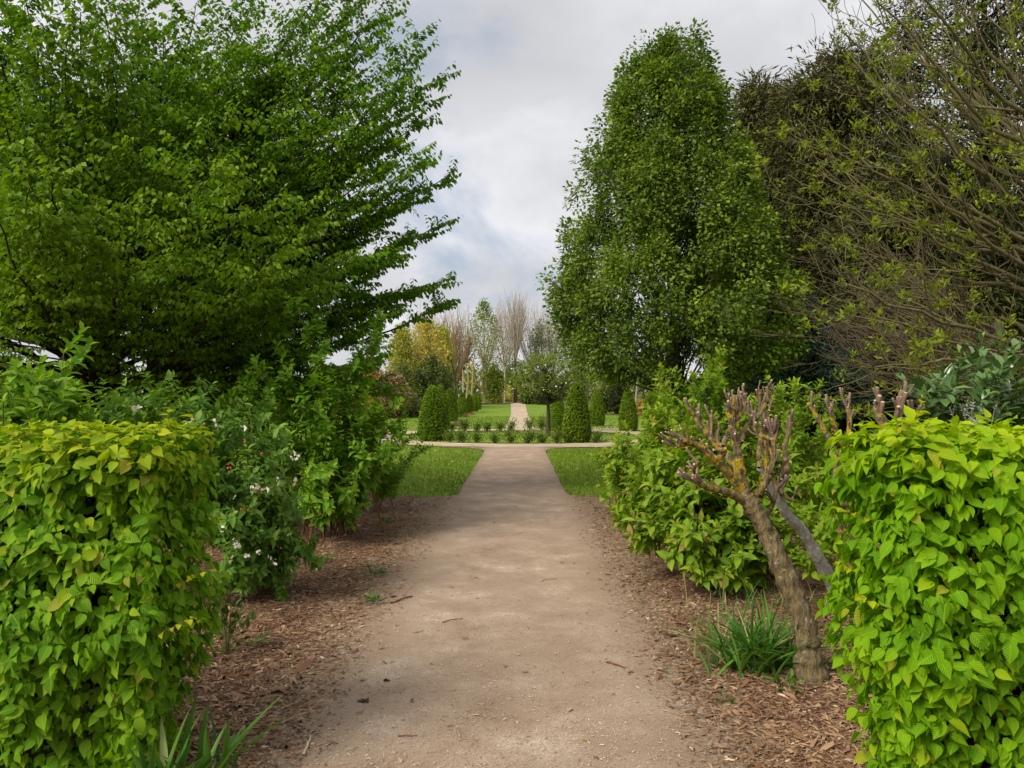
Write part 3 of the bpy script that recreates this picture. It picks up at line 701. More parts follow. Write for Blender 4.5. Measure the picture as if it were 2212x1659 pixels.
# left side shrubs
b = ground_at(560, 1290)
ap, apP = shrub('apple_shrub', 'apple shrub with pink and white blossom beside the left hedge', 'flowering shrub', b,
      pts([(430, 885, 5.9), (480, 905, 5.7), (525, 920, 6.0), (400, 930, 5.4), (580, 945, 6.2), (610, 990, 6.3), (540, 880, 6.5), (470, 1000, 5.5), (600, 1080, 6.0), (520, 1050, 5.5), (625, 1180, 6.1), (560, 1150, 5.7), (500, 1120, 5.5), (450, 950, 6.3), (350, 880, 5.8), (300, 875, 5.6), (610, 1130, 6.3), (530, 1190, 5.6), (590, 1230, 5.9), (500, 1210, 5.6), (390, 880, 6.2), (340, 895, 5.5), (270, 885, 5.8), (230, 888, 5.7), (560, 1010, 5.8)]),
      M['apple'], M['greenstem'], 'mid', .085, 8, .30, 6, .010, 300, spread=.1, third=2, droop=.5, wid=.95, up=.1, ang=.8)
# blossom
def blossom_mesh():
    g = G()
    for cl in range(5):
        c = np.array([rng.normal(0, .022), rng.normal(0, .022), rng.normal(0, .014)]); ax = nrm(np.array([rng.normal(0, .6), rng.normal(0, .6), 1.0]))
        a0 = rng.uniform(0, 6); x_ = nrm(np.cross(ax, [1, .2, 0])); y_ = np.cross(ax, x_)
        ang_ = a0 + np.arange(5) * 2 * np.pi / 5
        d = x_ * np.cos(ang_)[:, None] + y_ * np.sin(ang_)[:, None] + ax * .3
        g.leaves('fold', np.repeat(c[None], 5, 0), d, np.repeat(ax[None], 5, 0), .021, 0, 1.5)
    return g.mesh('petals', M['petal'])
def stamen_mesh():
    g = G(); q = rng.normal(0, .012, (8, 3)); g.leaves('lo', q + [0, 0, .008], rng.normal(0, 1, (8, 3)), rng.normal(0, 1, (8, 3)), .008)
    return g.mesh('stamens', M['stamen'])
BL = [blossom_mesh() for _ in range(4)]; ST = stamen_mesh()
rl = np.array(ap.location)
for q, (u, v, Y) in enumerate([(525, 922, 5.55), (465, 915, 5.4), (560, 1052, 5.35), (548, 1058, 5.3), (573, 1056, 5.4), (635, 1043, 5.7), (634, 988, 5.8), (505, 1172, 5.25), (512, 1180, 5.2), (590, 1212, 5.5), (627, 1153, 5.7), (480, 1145, 5.2), (295, 878, 5.3), (505, 1075, 5.2), (600, 1040, 5.6), (560, 1195, 5.4), (535, 1200, 5.3), (497, 1210, 5.2), (640, 980, 5.8), (415, 917, 5.2)]):
    o = bpy.data.objects.new('blossom', BL[q % 4]); col.objects.link(o); o.parent = ap; o.location = tuple(at(u, v, Y) - rl)
    o.rotation_euler = (R(55) + rng.normal(0, .3), rng.normal(0, .3), rng.uniform(0, 6)); s_ = rng.uniform(.6, .95) * (.7 if q in (13, 14, 15, 18) else 1); o.scale = (s_,) * 3
    s2 = bpy.data.objects.new('stamens', ST); col.objects.link(s2); s2.parent = o
def bud_mesh():
    t_ = np.linspace(0, 1, 5); P = np.stack([0 * t_, 0 * t_, t_ * .02], -1); return G().tubes(P, np.array([.002, .006, .008, .006, .001]), 6).mesh('flower_bud', M['bud'], smooth=True)
BM = bud_mesh()
for (u, v) in [(494, 1005), (497, 1012), (492, 1014), (563, 982), (530, 958), (519, 1103), (536, 1105), (508, 1170), (440, 918), (553, 1064)]:
    o = bpy.data.objects.new('flower_bud', BM); col.objects.link(o); o.parent = ap; o.location = tuple(at(u, v, 5.25) - rl); o.rotation_euler = (rng.normal(0, .5), rng.normal(0, .5), 0)

b = ground_at(715, 1165)
shrub('leafy_shrub', 'tall upright shrub with fresh green leaves behind the blossoming apple shrub', 'shrub', b,
      pts([(628, 655, 8.3), (820, 690, 8.8), (770, 790, 8.7), (560, 800, 8.2), (520, 830, 8.4), (690, 830, 8.3), (730, 870, 8.4), (660, 880, 8.0), (800, 880, 8.6), (835, 890, 8.7), (760, 930, 8.5), (700, 940, 8.0), (640, 950, 7.9), (580, 900, 8.1), (855, 950, 8.7), (780, 990, 8.2), (700, 1010, 7.9), (660, 1050, 7.8), (740, 1060, 8.0), (820, 1000, 8.5), (500, 850, 8.6), (610, 790, 8.4), (720, 900, 8.9), (590, 980, 7.9), (680, 1090, 7.7)]),
      M['dogL'], M['twigred'], 'mid', .11, 10, .30, 6, .011, 300, spread=.18, third=1, ang=.7, n_thin=3)
b = ground_at(805, 1105)
shrub('leafy_shrub', 'wiry shrub of thin dark red stems at the front edge of the left lawn', 'shrub', b,
      pts([(880, 1000, 10.4), (890, 950, 10.6), (845, 980, 10.3), (820, 930, 10.5), (860, 1030, 10.2), (790, 960, 10.3), (870, 920, 10.8), (900, 870, 11.0), (830, 900, 10.6), (850, 1060, 10.2), (780, 1000, 10.1), (905, 980, 10.7), (810, 1020, 10.0), (760, 930, 10.5), (870, 1010, 10.0), (800, 880, 11), (750, 980, 10.6)]),
      M['dogL'], M['twigred'], 'fold', .075, 7, .34, 6, .008, 300, spread=.2, third=1, ang=.5)
b = at(110, 1000, 5.6); b[2] = 0
shrub('leafy_shrub', 'leafy shrub with large leaves looking over the left end of the left hedge', 'shrub', b,
      pts([(130, 770, 5.4), (150, 785, 5.2), (50, 830, 5.2), (20, 840, 5.0), (90, 830, 5.1), (120, 850, 5.2), (0, 870, 5.0), (60, 870, 4.9), (100, 890, 5.0), (160, 880, 5.3), (30, 900, 5.2), (-60, 850, 5.4), (-100, 820, 5.6), (75, 815, 5.5)]),
      M['dogL'], M['greenstem'], 'mid', .12, 8, .30, 6, .011, 300, spread=.2, ang=.7)
b = at(330, 1000, 8.2); b[2] = 0
shrub('leafy_shrub', 'low mid green shrub between the left hedge and the spreading tree', 'shrub', b,
      pts([(230, 895, 8), (280, 890, 8.2), (330, 885, 8.3), (380, 880, 8.0), (430, 865, 8.4), (480, 860, 8.2), (300, 905, 7.8), (400, 890, 7.8), (200, 905, 7.9), (460, 890, 8.0), (520, 870, 8.4), (350, 895, 8.6), (180, 900, 8.4)]),
      M['dogL'], M['greenstem'], 'mid', .105, 9, .38, 6, .011, 300, spread=.3, third=1, ang=.6)

# right side dogwoods
b = ground_at(1612, 1268)
shrub('dogwood', 'lush dogwood shrub with broad leaves behind the pruned tree', 'shrub', b,
      pts([(1360, 1110, 6.9), (1400, 1060, 6.8), (1430, 1150, 6.3), (1470, 1190, 6.1), (1540, 1220, 6.0), (1600, 1200, 6.0), (1500, 1130, 6.2), (1560, 1140, 6.1), (1620, 1150, 6.0), (1450, 1080, 6.4), (1520, 1060, 6.3), (1590, 1080, 6.2), (1430, 1010, 6.7), (1500, 1000, 6.6), (1580, 1010, 6.4), (1640, 1060, 6.3), (1660, 1110, 6.2), (1480, 960, 6.9), (1560, 960, 6.7), (1630, 980, 6.7), (1690, 1000, 6.6), (1380, 1160, 6.5), (1520, 1190, 5.9), (1650, 1190, 6.1), (1400, 1000, 7.0), (1345, 1060, 7.1)]),
      M['dogR'], M['twigred'], 'mid', .115, 9, .36, 6, .013, 300, spread=.15, third=1, ang=.7, droop=.35)
b = ground_at(1420, 1130)
shrub('dogwood', 'loose dogwood with orange young shoots leaning towards the right lawn', 'shrub', b,
      pts([(1345, 1000, 8.9), (1370, 980, 9.2), (1425, 915, 9.2), (1350, 1040, 8.8), (1415, 950, 9.0), (1450, 890, 9.3), (1460, 920, 9.0), (1410, 980, 8.7), (1360, 1080, 8.6), (1450, 980, 8.8), (1480, 1010, 8.7), (1320, 1020, 8.9), (1440, 1040, 8.6), (1400, 1060, 8.5), (1500, 940, 9.2), (1440, 890, 9.6), (1370, 1000, 8.5)]),
      M['dogR'], M['twigred'], 'fold', .105, 9, .38, 6, .011, 300, spread=.22, third=2, ang=.6, young_tips=.9)
b = ground_at(1560, 1080)
shrub('dogwood', 'tall dogwood with light green pointed shoots in front of the pear tree trunk', 'shrub', b,
      pts([(1520, 815, 10.3), (1545, 800, 10.4), (1440, 840, 10.2), (1470, 830, 10.3), (1440, 870, 10.4), (1500, 850, 10.0), (1560, 850, 10.1), (1590, 860, 10.3), (1530, 890, 9.8), (1460, 890, 9.9), (1600, 900, 10), (1570, 930, 9.7), (1500, 930, 9.7), (1630, 880, 10.4), (1650, 930, 10.1), (1430, 920, 9.9)]),
      M['dogR'], M['greenstem'], 'fold', .115, 9, .36, 6, .012, 300, spread=.25, third=2, ang=.5, young_tips=.8)
b = ground_at(1730, 1120)
shrub('dogwood', 'dogwood shrub filling the gap between the pruned tree and the right hedge', 'shrub', b,
      pts([(1690, 870, 9), (1720, 900, 8.8), (1760, 880, 9.1), (1800, 910, 8.9), (1700, 960, 8.5), (1750, 950, 8.5), (1790, 980, 8.4), (1680, 1020, 8.2), (1730, 1030, 8.2), (1780, 1050, 8.1), (1820, 1000, 8.5), (1740, 1100, 7.9), (1700, 1130, 7.8), (1800, 1120, 7.9), (1850, 950, 8.6), (1730, 850, 9.3), (1770, 1160, 7.6), (1660, 900, 9.0)]),
      M['dogR'], M['twigred'], 'fold', .10, 8, .40, 6, .011, 300, spread=.25, third=2, ang=.65)
b = ground_at(1800, 1300); b[0] += .15
shrub('dogwood', 'young dogwood with few low shoots at the foot of the grey leaning stem', 'shrub', b,
      pts([(1720, 1150, 5.9), (1750, 1190, 5.8), (1700, 1200, 6.0), (1780, 1140, 6.0), (1740, 1230, 5.7)]),
      M['dogR'], M['greenstem'], 'mid', .085, 4, .22, 6, .007, 200, spread=.05, ang=.7)
# cherry laurel
b = at(2130, 1000, 6.2); b[2] = 0
shrub('cherry_laurel', 'cherry laurel with glossy dark leaves rising above the right hedge', 'shrub', b,
      pts([(1990, 860, 5.9), (2010, 840, 6.0), (2040, 800, 6.1), (2080, 790, 6.3), (2120, 800, 6.1), (2160, 780, 6.2), (2200, 790, 6.0), (2060, 850, 5.8), (2110, 860, 5.7), (2160, 850, 5.8), (2210, 860, 5.7), (2000, 885, 5.8), (2090, 880, 5.6), (2180, 890, 5.6), (2240, 820, 6), (2280, 790, 6.2), (2030, 870, 5.7), (2140, 830, 5.6), (2200, 830, 5.6), (2250, 870, 5.7)]),
      M['laurel'], M['greenstem'], 'broad', .15, 6, .36, 6, .012, 300, spread=.25, third=0, ang=.7, young_tips=.5, droop=.1, wid=1.05)
b = at(2105, 1000, 5.4); b[2] = 0
shrub('silver_shrub', 'pale grey twiggy shrub just behind the right hedge top below the laurel', 'shrub', b,
      pts([(2060, 885, 5.3), (2080, 880, 5.2), (2100, 878, 5.3), (2120, 885, 5.2), (2140, 890, 5.3), (2095, 890, 5.1)]),
      leaf_mat('silver_leaves', (.20, .21, .19), (.30, .31, .29), (.42, .42, .40), trans=.1), M['twig'], 'lo', .022, 9, .16, 7, .005, 0, spread=.15)
b = at(1640, 1000, 8.0); b[2] = 0

# ------------------------------------------------------------------ hard-pruned lichen-covered trees
def limb(g, pts_, r0, r1, tint=0.6, k=7, sub=5):
    P = np.array(pts_, float)
    # smooth (Catmull-Rom)
    Q = []
    for i in range(len(P) - 1):
        p0 = P[max(i - 1, 0)]; p1 = P[i]; p2 = P[i + 1]; p3 = P[min(i + 2, len(P) - 1)]
        for t in np.linspace(0, 1, sub, endpoint=False):
            Q.append(.5 * (2 * p1 + (p2 - p0) * t + (2 * p0 - 5 * p1 + 4 * p2 - p3) * t * t + (3 * p1 - p0 - 3 * p2 + p3) * t ** 3))
    Q.append(P[-1]); Q = np.array(Q); n = len(Q)
    rad = np.linspace(r0, r1, n) * (1 + .09 * np.sin(np.arange(n) * 1.9 + r0 * 90) + rng.normal(0, .04, n))
    g.tubes(Q, rad, k, tint, cap=True); return Q, rad
def rough(g, amp):
    g.v[-1] = g.v[-1] + rng.normal(0, amp, g.v[-1].shape)
def stubs(root, Q, rad, n, t0, t1, L, r, updir=(0, 0, 1.0), spread=.5, cutr=1.0):
    """short pruned shoots with pale cut ends: each shoot is a part"""
    for k in range(n):
        t = t0 + (t1 - t0) * (k + rng.random() * .6) / n; i = min(int(t * (len(Q) - 1)), len(Q) - 1); p0 = Q[i]
        tg = nrm(Q[min(i + 1, len(Q) - 1)] - Q[max(i - 1, 0)])
        d = nrm(np.array(updir) + tg * .55 + rng.normal(0, spread, 3)); l = L * rng.uniform(.55, 1.25); rr_ = r * rng.uniform(.6, 1.15)
        mid_ = p0 + d * l * .5 + rng.normal(0, .006, 3); end = p0 + nrm(d + [0, 0, .25]) * l
        P = bez(p0, mid_, end, 5, .002); g = G().tubes(P, np.linspace(rr_ * 1.15, rr_ * .85, 5), 6, 0, cap=True)
        s_ = part('shoot', g, M['sumactip'], root, smooth=True)
        tt_ = nrm(P[-1] - P[-2]); c = G().tubes(np.array([P[-1] - tt_ * .001, P[-1] + tt_ * .0025]), np.array([rr_ * .8, rr_ * .74]), 6, 0, cap=True)
        o = part('cut_end', c, M['cut'], s_, origin=tuple(root.location))
        if rng.random() < .45:
            q0 = P[2]; d2 = nrm(d + rng.normal(0, .6, 3)); P2 = bez(q0, q0 + d2 * l * .25, q0 + nrm(d2 + [0, 0, .5]) * l * .5, 4); r2 = rr_ * .6
            s2 = part('shoot', G().tubes(P2, np.linspace(r2, r2 * .8, 4), 5, 0, cap=True), M['sumactip'], root, smooth=True)
            tt_ = nrm(P2[-1] - P2[-2]); part('cut_end', G().tubes(np.array([P2[-1] - tt_ * .001, P2[-1] + tt_ * .002]), np.array([r2 * .75, r2 * .7]), 5, 0, cap=True), M['cut'], s2, origin=tuple(root.location))
base = ground_at(1765, 1480)
pr = thing('pruned_tree', 'hard pruned leaning tree with yellow lichen and cut red brown shoots beside the right hedge', 'tree', base)
D0 = base[1]
g = G()
Q0, R0 = limb(g, [base + [.02, 0, -.05], at(1752, 1440, D0), at(1735, 1340, D0 + .03), at(1700, 1250, D0 + .05), at(1665, 1170, D0 + .08), at(1635, 1110, D0 + .1), at(1612, 1075, D0 + .12), at(1600, 1050, D0 + .14)], .070, .040, .12, 18, 9)
fl = np.clip(1 - (g.v[-1][:, 2] / .22), 0, 1) ** 2; g.v[-1][:, :2] += (g.v[-1][:, :2] - base[:2] - [.0, 0]) * fl[:, None] * .7; rough(g, .0042)
root_flare = G()
part('trunk', g, M['sumac'], pr, smooth=True)
JB = (1612, 1078)
limbs = [
    ([(1615, 1085, 0), (1570, 1062, -.1), (1530, 1053, -.18), (1500, 1040, -.22)], .034, .016, 6, .6),
    ([(1608, 1068, 0), (1575, 1025, -.05), (1540, 990, -.1), (1510, 965, -.15), (1478, 950, -.2)], .036, .017, 8, 1),
    ([(1600, 1060, 0), (1590, 1010, .05), (1555, 970, .1), (1532, 942, .12), (1510, 918, .12)], .033, .016, 8, .6),
    ([(1605, 1060, 0), (1598, 1000, -.02), (1590, 960, -.03), (1582, 915, -.03), (1572, 885, -.03)], .038, .018, 9, 1),
    ([(1598, 955, 0), (1612, 925, .06), (1636, 900, .08), (1650, 882, .1)], .024, .014, 6, .4),
    ([(1610, 1078, 0), (1640, 1062, .05), (1655, 1020, .08), (1655, 970, .1), (1650, 930, .1)], .030, .014, 8, .8),
    ([(1640, 1065, 0), (1665, 1020, -.05), (1672, 975, -.08), (1668, 930, -.08)], .022, .013, 6, .6),
    ([(1560, 965, .08), (1575, 930, .15), (1590, 900, .2), (1600, 880, .2)], .020, .012, 6, .3),
    ([(1640, 1150, .03), (1656, 1120, .1), (1672, 1080, .1), (1680, 1050, .1)], .018, .014, 2, .3),
]
for q, (pl, r0, r1, ns, tn) in enumerate(limbs):
    g = G(); Q, rad = limb(g, [at(u, v, D0 + .13 + dz) for u, v, dz in pl], r0 * .85, r1 * .8, tn, 12, 8); rough(g, .0018)
    part('branch', g, M['sumac'], pr, smooth=True)
    upd = (-.7, -.1, .35) if q in (0, 1) else ((-.25, 0, 1.0) if q == 2 else (0, 0, 1.0))
    stubs(pr, Q, rad, ns - 1, .40, 1.0, .105, .0080, upd, .45)
    stubs(pr, Q, rad, 3, .90, 1.0, .115, .0092, upd, .42)
    for _ in range(3):   # knuckled side limbs
        i = rng.integers(len(Q) // 2, len(Q) - 1); d_ = nrm(np.array(upd) + rng.normal(0, .55, 3)); l_ = rng.uniform(.07, .13)
        g = G(); Q2, rad2 = limb(g, [Q[i], Q[i] + d_ * l_ * .6 + rng.normal(0, .012, 3), Q[i] + d_ * l_ + [0, 0, .03]], .013, .009, tn, 8); rough(g, .0012)
        part('branch', g, M['sumac'], pr, smooth=True); stubs(pr, Q2, rad2, 3, .5, 1, .085, .0078, upd, .5)
# the second, grey stem that leans in from behind the hedge
b2 = ground_at(1830, 1330); D2 = b2[1]
p2 = thing('pruned_tree', 'grey curved stem with pruned twigs behind the leaning trunk', 'tree', b2)
g = G(); Q, rad = limb(g, [b2, at(1800, 1265, D2), at(1770, 1210, D2 - .1), at(1735, 1150, D2 - .2), at(1700, 1110, D2 - .3), at(1672, 1060, D2 - .4), at(1655, 1030, D2 - .45), at(1640, 1010, D2 - .48)], .058, .018, 0, 9)
part('trunk', g, bark_mat('pale_lichen_bark', (.20, .19, .15), (.40, .40, .35), lichen=((.45, .47, .42),), scale=25, bump=.02), p2, smooth=True)
for pl, r0, r1, ns in (([(1675, 1065, -.4), (1690, 1050, -.35), (1700, 1010, -.3), (1695, 970, -.3), (1705, 930, -.3), (1708, 905, -.3)], .022, .014, 5), ([(1640, 1010, -.5), (1640, 970, -.45), (1650, 920, -.45), (1660, 890, -.4)], .018, .011, 7), ([(1655, 1030, -.45), (1700, 1075, -.4), (1715, 1080, -.4)], .016, .012, 1)):
    g = G(); Q, rad = limb(g, [at(u, v, D2 + dz) for u, v, dz in pl], r0, r1, .3, 7); part('branch', g, M['sumac'], p2, smooth=True)
    stubs(p2, Q, rad, ns, .5, 1, .11, .010, (0, 0, 1), .35)
# two more pruned heads behind the right hedge
b3 = at(1840, 1300, 5.2); b3[2] = 0
p3 = thing('pruned_tree', 'pruned thin tree with orange lichen whose cut twigs show left of the right hedge top', 'tree', b3)
for pl, r0, r1, ns, L in (([(1850, 1290, 0), (1815, 1150, 0), (1803, 1060, 0), (1805, 1000, 0), (1790, 950, 0), (1765, 900, 0), (1745, 870, 0)], .03, .012, 4, .10), ([(1803, 1010, 0), (1830, 950, .05), (1835, 905, .05), (1830, 880, .05)], .022, .014, 8, .13), ([(1820, 960, .05), (1800, 915, 0), (1795, 890, 0)], .018, .012, 7, .12)):
    g = G(); Q, rad = limb(g, [at(u, v, 5.2 + dz) for u, v, dz in pl], r0, r1, .9, 7); part('branch', g, M['sumac'], p3, smooth=True)
    stubs(p3, Q, rad, ns, .6, 1, L, .009, (0, 0, 1), .35)
b4 = at(1930, 1300, 5.0); b4[2] = 0
p4 = thing('pruned_tree', 'pruned tree with thick stubby red brown shoots poking over the right hedge', 'tree', b4)
for pl, r0, r1, ns, L in (([(1930, 1290, 0), (1925, 1050, 0), (1920, 950, 0), (1900, 900, 0), (1895, 880, 0)], .05, .025, 6, .14), ([(1922, 960, 0), (1935, 920, 0), (1945, 885, 0)], .03, .022, 6, .17), ([(1922, 960, 0), (1960, 920, .1), (1975, 900, .1)], .03, .018, 5, .11)):
    g = G(); Q, rad = limb(g, [at(u, v, 5.0 + dz) for u, v, dz in pl], r0, r1, .5, 7); part('branch', g, M['sumac'], p4, smooth=True)
    stubs(p4, Q, rad, ns, .65, 1, L, .016, (0, 0, 1), .3)

# ------------------------------------------------------------------ grass clumps, sword leaves, weeds
def blades(root, name, base, n, L, w_, mat, spread=.08, lean=.7, curl=.6, tint_p=.1, fan=None):
    base = np.asarray(base, float)
    for k in range(n):
        m = 7; t = np.linspace(0, 1, m); a_ = rng.uniform(0, 2 * np.pi) if fan is None else rng.normal(fan[0], fan[1])
        l = L * rng.uniform(.55, 1.15); ln = lean * rng.uniform(.2, 1.2)
        h = np.array([math.cos(a_), math.sin(a_), 0]); b0 = base + np.array([rng.normal(0, spread), rng.normal(0, spread), -.01])
        cz = curl * rng.uniform(.3, 1.3)
        P = b0 + h * (ln * t ** 1.4)[:, None] * l + np.array([0, 0, 1.0]) * ((t - .5 * cz * t ** 2.6)[:, None]) * l * math.sqrt(max(.2, 1 - (ln * .6) ** 2))
        sd = np.cross(h, [0, 0, 1.0]) * 1.0; sd = nrm(sd + h * rng.normal(0, .5))
        wd = w_ * rng.uniform(.7, 1.2) * np.array([.7, 1, 1, .92, .75, .45, .03])
        Lf = P - sd * wd[:, None]; Rt = P + sd * wd[:, None]; Mid = P - np.array([0, 0, 1.0]) * (wd * .45)[:, None] + h * (wd * .3)[:, None]
        V = np.stack([Lf, Mid, Rt], 1).reshape(-1, 3); f = []
        for i in range(m - 1):
            for j in (0, 1):
                a = i * 3 + j; f += [(a, a + 1, a + 4), (a, a + 4, a + 3)]
        uv = np.stack([np.tile([.2, .5, .8], m), np.repeat(t, 3)], -1)
        part(name, G().add(V, f, uv, rng.random(), 1.0 if rng.random() < tint_p else 0.0), mat, root, smooth=True)
gb = ground_at(1635, 1455)
gc = thing('grass_clump', 'clump of arching strap leaves at the foot of the leaning pruned tree', 'plant', gb)
blades(gc, 'blade', gb, 130, .50, .010, M['clump'], .10, .95, .7, .10)
blades(gc, 'blade', gb + [.12, .05, 0], 70, .42, .011, M['clump'], .09, .95, .7, .06)
blades(gc, 'blade', gb + [-.10, .12, 0], 50, .40, .006, M['clump'], .12, .7, .5, .25)
gb2 = ground_at(1720, 1330)
gc = thing('grass_clump', 'thin straggly grass behind the strap leaf clump', 'plant', gb2)
blades(gc, 'blade', gb2, 70, .34, .003, M['clump'], .22, .9, .7, .45)
blades(gc, 'blade', gb2 + [-.45, .05, 0], 30, .34, .003, M['clump'], .14, .5, .4, .45)
ib = ground_at(352, 1655); ib = np.array([-1.27, 3.05, 0.0])
ic = thing('iris_plant', 'fan of broad sword shaped leaves at the foot of the left hedge', 'plant', ib)
blades(ic, 'blade', ib + [.0, -.03, 0], 26, .44, .019, M['iris'], .06, .8, .25, .03, fan=(-.15, .8))
blades(ic, 'blade', ib + [-.12, -.07, 0], 10, .42, .016, M['iris'], .04, .5, .25, .03)
def weed(name, label, u, v, s, n=14, mat='weed', leaf='fold', h=.5, group='small weeds sprouting in the bark mulch'):
    b = ground_at(u, v); b[2] = .03; r_ = thing(name, label, 'weed', b, group)
    a_ = rng.uniform(0, 6.28, n); el = rng.uniform(.05, 1, n) * h
    tips = b + np.stack([np.cos(a_) * (1 - el) * s, np.sin(a_) * (1 - el) * s, el * s * 1.2], -1)
    P = np.stack([np.repeat(b[None], n, 0), (b + tips) / 2 + [0, 0, .15 * s], tips], 1)
    g = G().tubes(P, np.full((n, 3), .0016), 3); part('stems', g, M['greenstem'], r_)
    T, f, uv = TPL[leaf]
    for k in range(n):
        for q in range(3):
            d = nrm(tips[k] - b + rng.normal(0, .35, 3) * s + [0, 0, .02]); me_ = None
            g = G().leaves(leaf, (b + (tips[k] - b) * (1 - q * .22))[None], d[None], np.array([[0, 0, 1.0]]) + rng.normal(0, .25, (1, 3)), s * rng.uniform(.35, .6) * (.42 if s > .2 else 1))
            part('leaf', g, M[mat], r_)
    return r_
weed('weed', 'green weed farthest up the left mulch bed near the lawn', 832, 1135, .10)
weed('weed', 'small green weed in the mulch straight left of the path, middle of the bed', 810, 1252, .09)
weed('weed', 'weed between the apple shrub and the path', 697, 1225, .10)
weed('weed', 'low bright green weed by the left edge of the path', 805, 1308, .08)
weed('weed', 'tiny sprout in the pale chips left of the right hedge', 1565, 1530, .05, 7)
weed('weed', 'broad leaved weed right of the strap leaf clump', 1690, 1500, .10, 10)
weed('weed', 'heart leaved weed at the left front of the strap leaf clump', 1560, 1462, .12, 7)
weed('seedling', 'dark young shrub seedling at the right foot of the left hedge', 490, 1425, .30, 40, 'darkgreen', 'mid', 1.0, None)
# fine twig and leaf litter
nl = 2600; x = rng.uniform(-3.4, 3.4, nl); y = 1 / (1 / 2.6 + (1 / 12 - 1 / 2.6) * rng.random(nl)); k_ = rng.random(nl) < np.clip((np.abs(x - PX) - .5) * .7, .012, 1); x = x[k_]; y = y[k_]; nl = len(x)
yw = rng.uniform(0, np.pi, nl); ln_ = rng.lognormal(-3.75, .45, nl); zz_ = np.maximum(mulch_z(x, y), np.where(np.abs(x - PX) < 1.49, zp(y), 0)) + .004
bend = rng.normal(0, .18, nl)
Pl = np.stack([np.stack([x + np.cos(yw + bend * k2) * ln_ * (k2 - 1), y + np.sin(yw + bend * k2) * ln_ * (k2 - 1), zz_ + (.004 if k2 == 1 else 0)], -1) for k2 in (0, 1, 2)], 1)
single('twig_litter', G().tubes(Pl, np.repeat(rng.uniform(.0009, .0024, nl)[:, None], 3, 1), 3), M['twigred'], kind='stuff')
nl = 420; x = rng.uniform(-3.2, 3.2, nl); y = 1 / (1 / 2.7 + (1 / 12 - 1 / 2.7) * rng.random(nl)); k_ = rng.random(nl) < np.clip(np.abs(x - PX) * .5, .05, 1); x = x[k_]; y = y[k_]
q_ = np.stack([x, y, np.maximum(mulch_z(x, y), zp(y)) + .008], -1); dq = rng.normal(0, 1, q_.shape) * [1, 1, .12]
single('fallen_leaves', G().leaves('fold', q_, dq, np.array([0, 0, 1.0]) + rng.normal(0, .25, q_.shape), rng.uniform(.025, .055, len(q_)), 0, 1.2), leaf_mat('dry_leaves', (.16, .10, .05), (.30, .20, .10), (.46, .36, .2), trans=.1, rough=.8), kind='stuff')
# fallen sticks on path
for q, (u0, v0, u1, v1, r_, lab) in enumerate([(955, 1355, 1000, 1346, .004, 'thin brown stick lying across the middle of the path'), (845, 1310, 890, 1300, .008, 'short thick stick at the left edge of the path'), (655, 1659, 672, 1615, .006, 'curled pale strip of bark at the bottom edge of the path'), (860, 1600, 900, 1608, .003, 'forked twig on the near left of the path'), (1500, 1240, 1450, 1262, .004, 'twig in the right bed beneath the dogwood'), (1310, 1440, 1350, 1462, .006, 'pale stick at the right border of the path'), (1170, 1262, 1205, 1259, .0025, 'very thin twig on the far middle of the path')]):
    a_ = ground_at(u0, v0); b_ = ground_at(u1, v1); a_[2] = b_[2] = .018 + r_ * .5
    m_ = (a_ + b_) / 2 + [rng.normal(0, .02), rng.normal(0, .02), .006]
    single('stick', G().tubes(bez(a_, m_, b_, 7, .002), np.linspace(r_, r_ * .6, 7), 5, 0, cap=True), M['twigred'] if q != 2 else M['cut'], lab, 'stick', loc=tuple(a_), smooth=True)
for q, (u, v, lab) in enumerate([(835, 1488, 'dark flattened pine cone scrap on the left part of the path'), (787, 1528, 'dark clod at the left border of the path')]):
    c = ground_at(u, v); n_ = 26; dirs = rng.normal(0, 1, (n_, 3)); dirs[:, 2] = np.abs(dirs[:, 2]) * .5; pp_ = c + [0, 0, .016] + nrm(dirs) * rng.random((n_, 1)) * .012
    single('cone_scrap', G().leaves('fold', pp_, dirs, rng.normal(0, 1, (n_, 3)), .016), M['barkdark'], lab, 'debris', loc=tuple(c))

# ------------------------------------------------------------------ big hornbeam on the left
tb = np.array([-6.1, 11.0, 0.0])
ht = thing('hornbeam_tree', 'huge spreading hornbeam on the left with layered leafy branches', 'tree', tb)
T0 = np.array([tb, tb + [.05, 0, 1.2], tb + [.0, .05, 3.0], tb + [.1, .1, 4.4], tb + [.15, .1, 5.8]])
g = G(); Qt, Rt = limb(g, T0, .20, .03, 0, 10, 4)
T1 = np.array([tb + [.5, .3, 0], tb + [.7, .2, 1.5], tb + [1.0, .2, 3.5], tb + [1.5, .1, 6]]); limb(g, T1, .15, .05, 0, 8)
part('trunk', g, M['barkdark'], ht, smooth=True)
tips = []
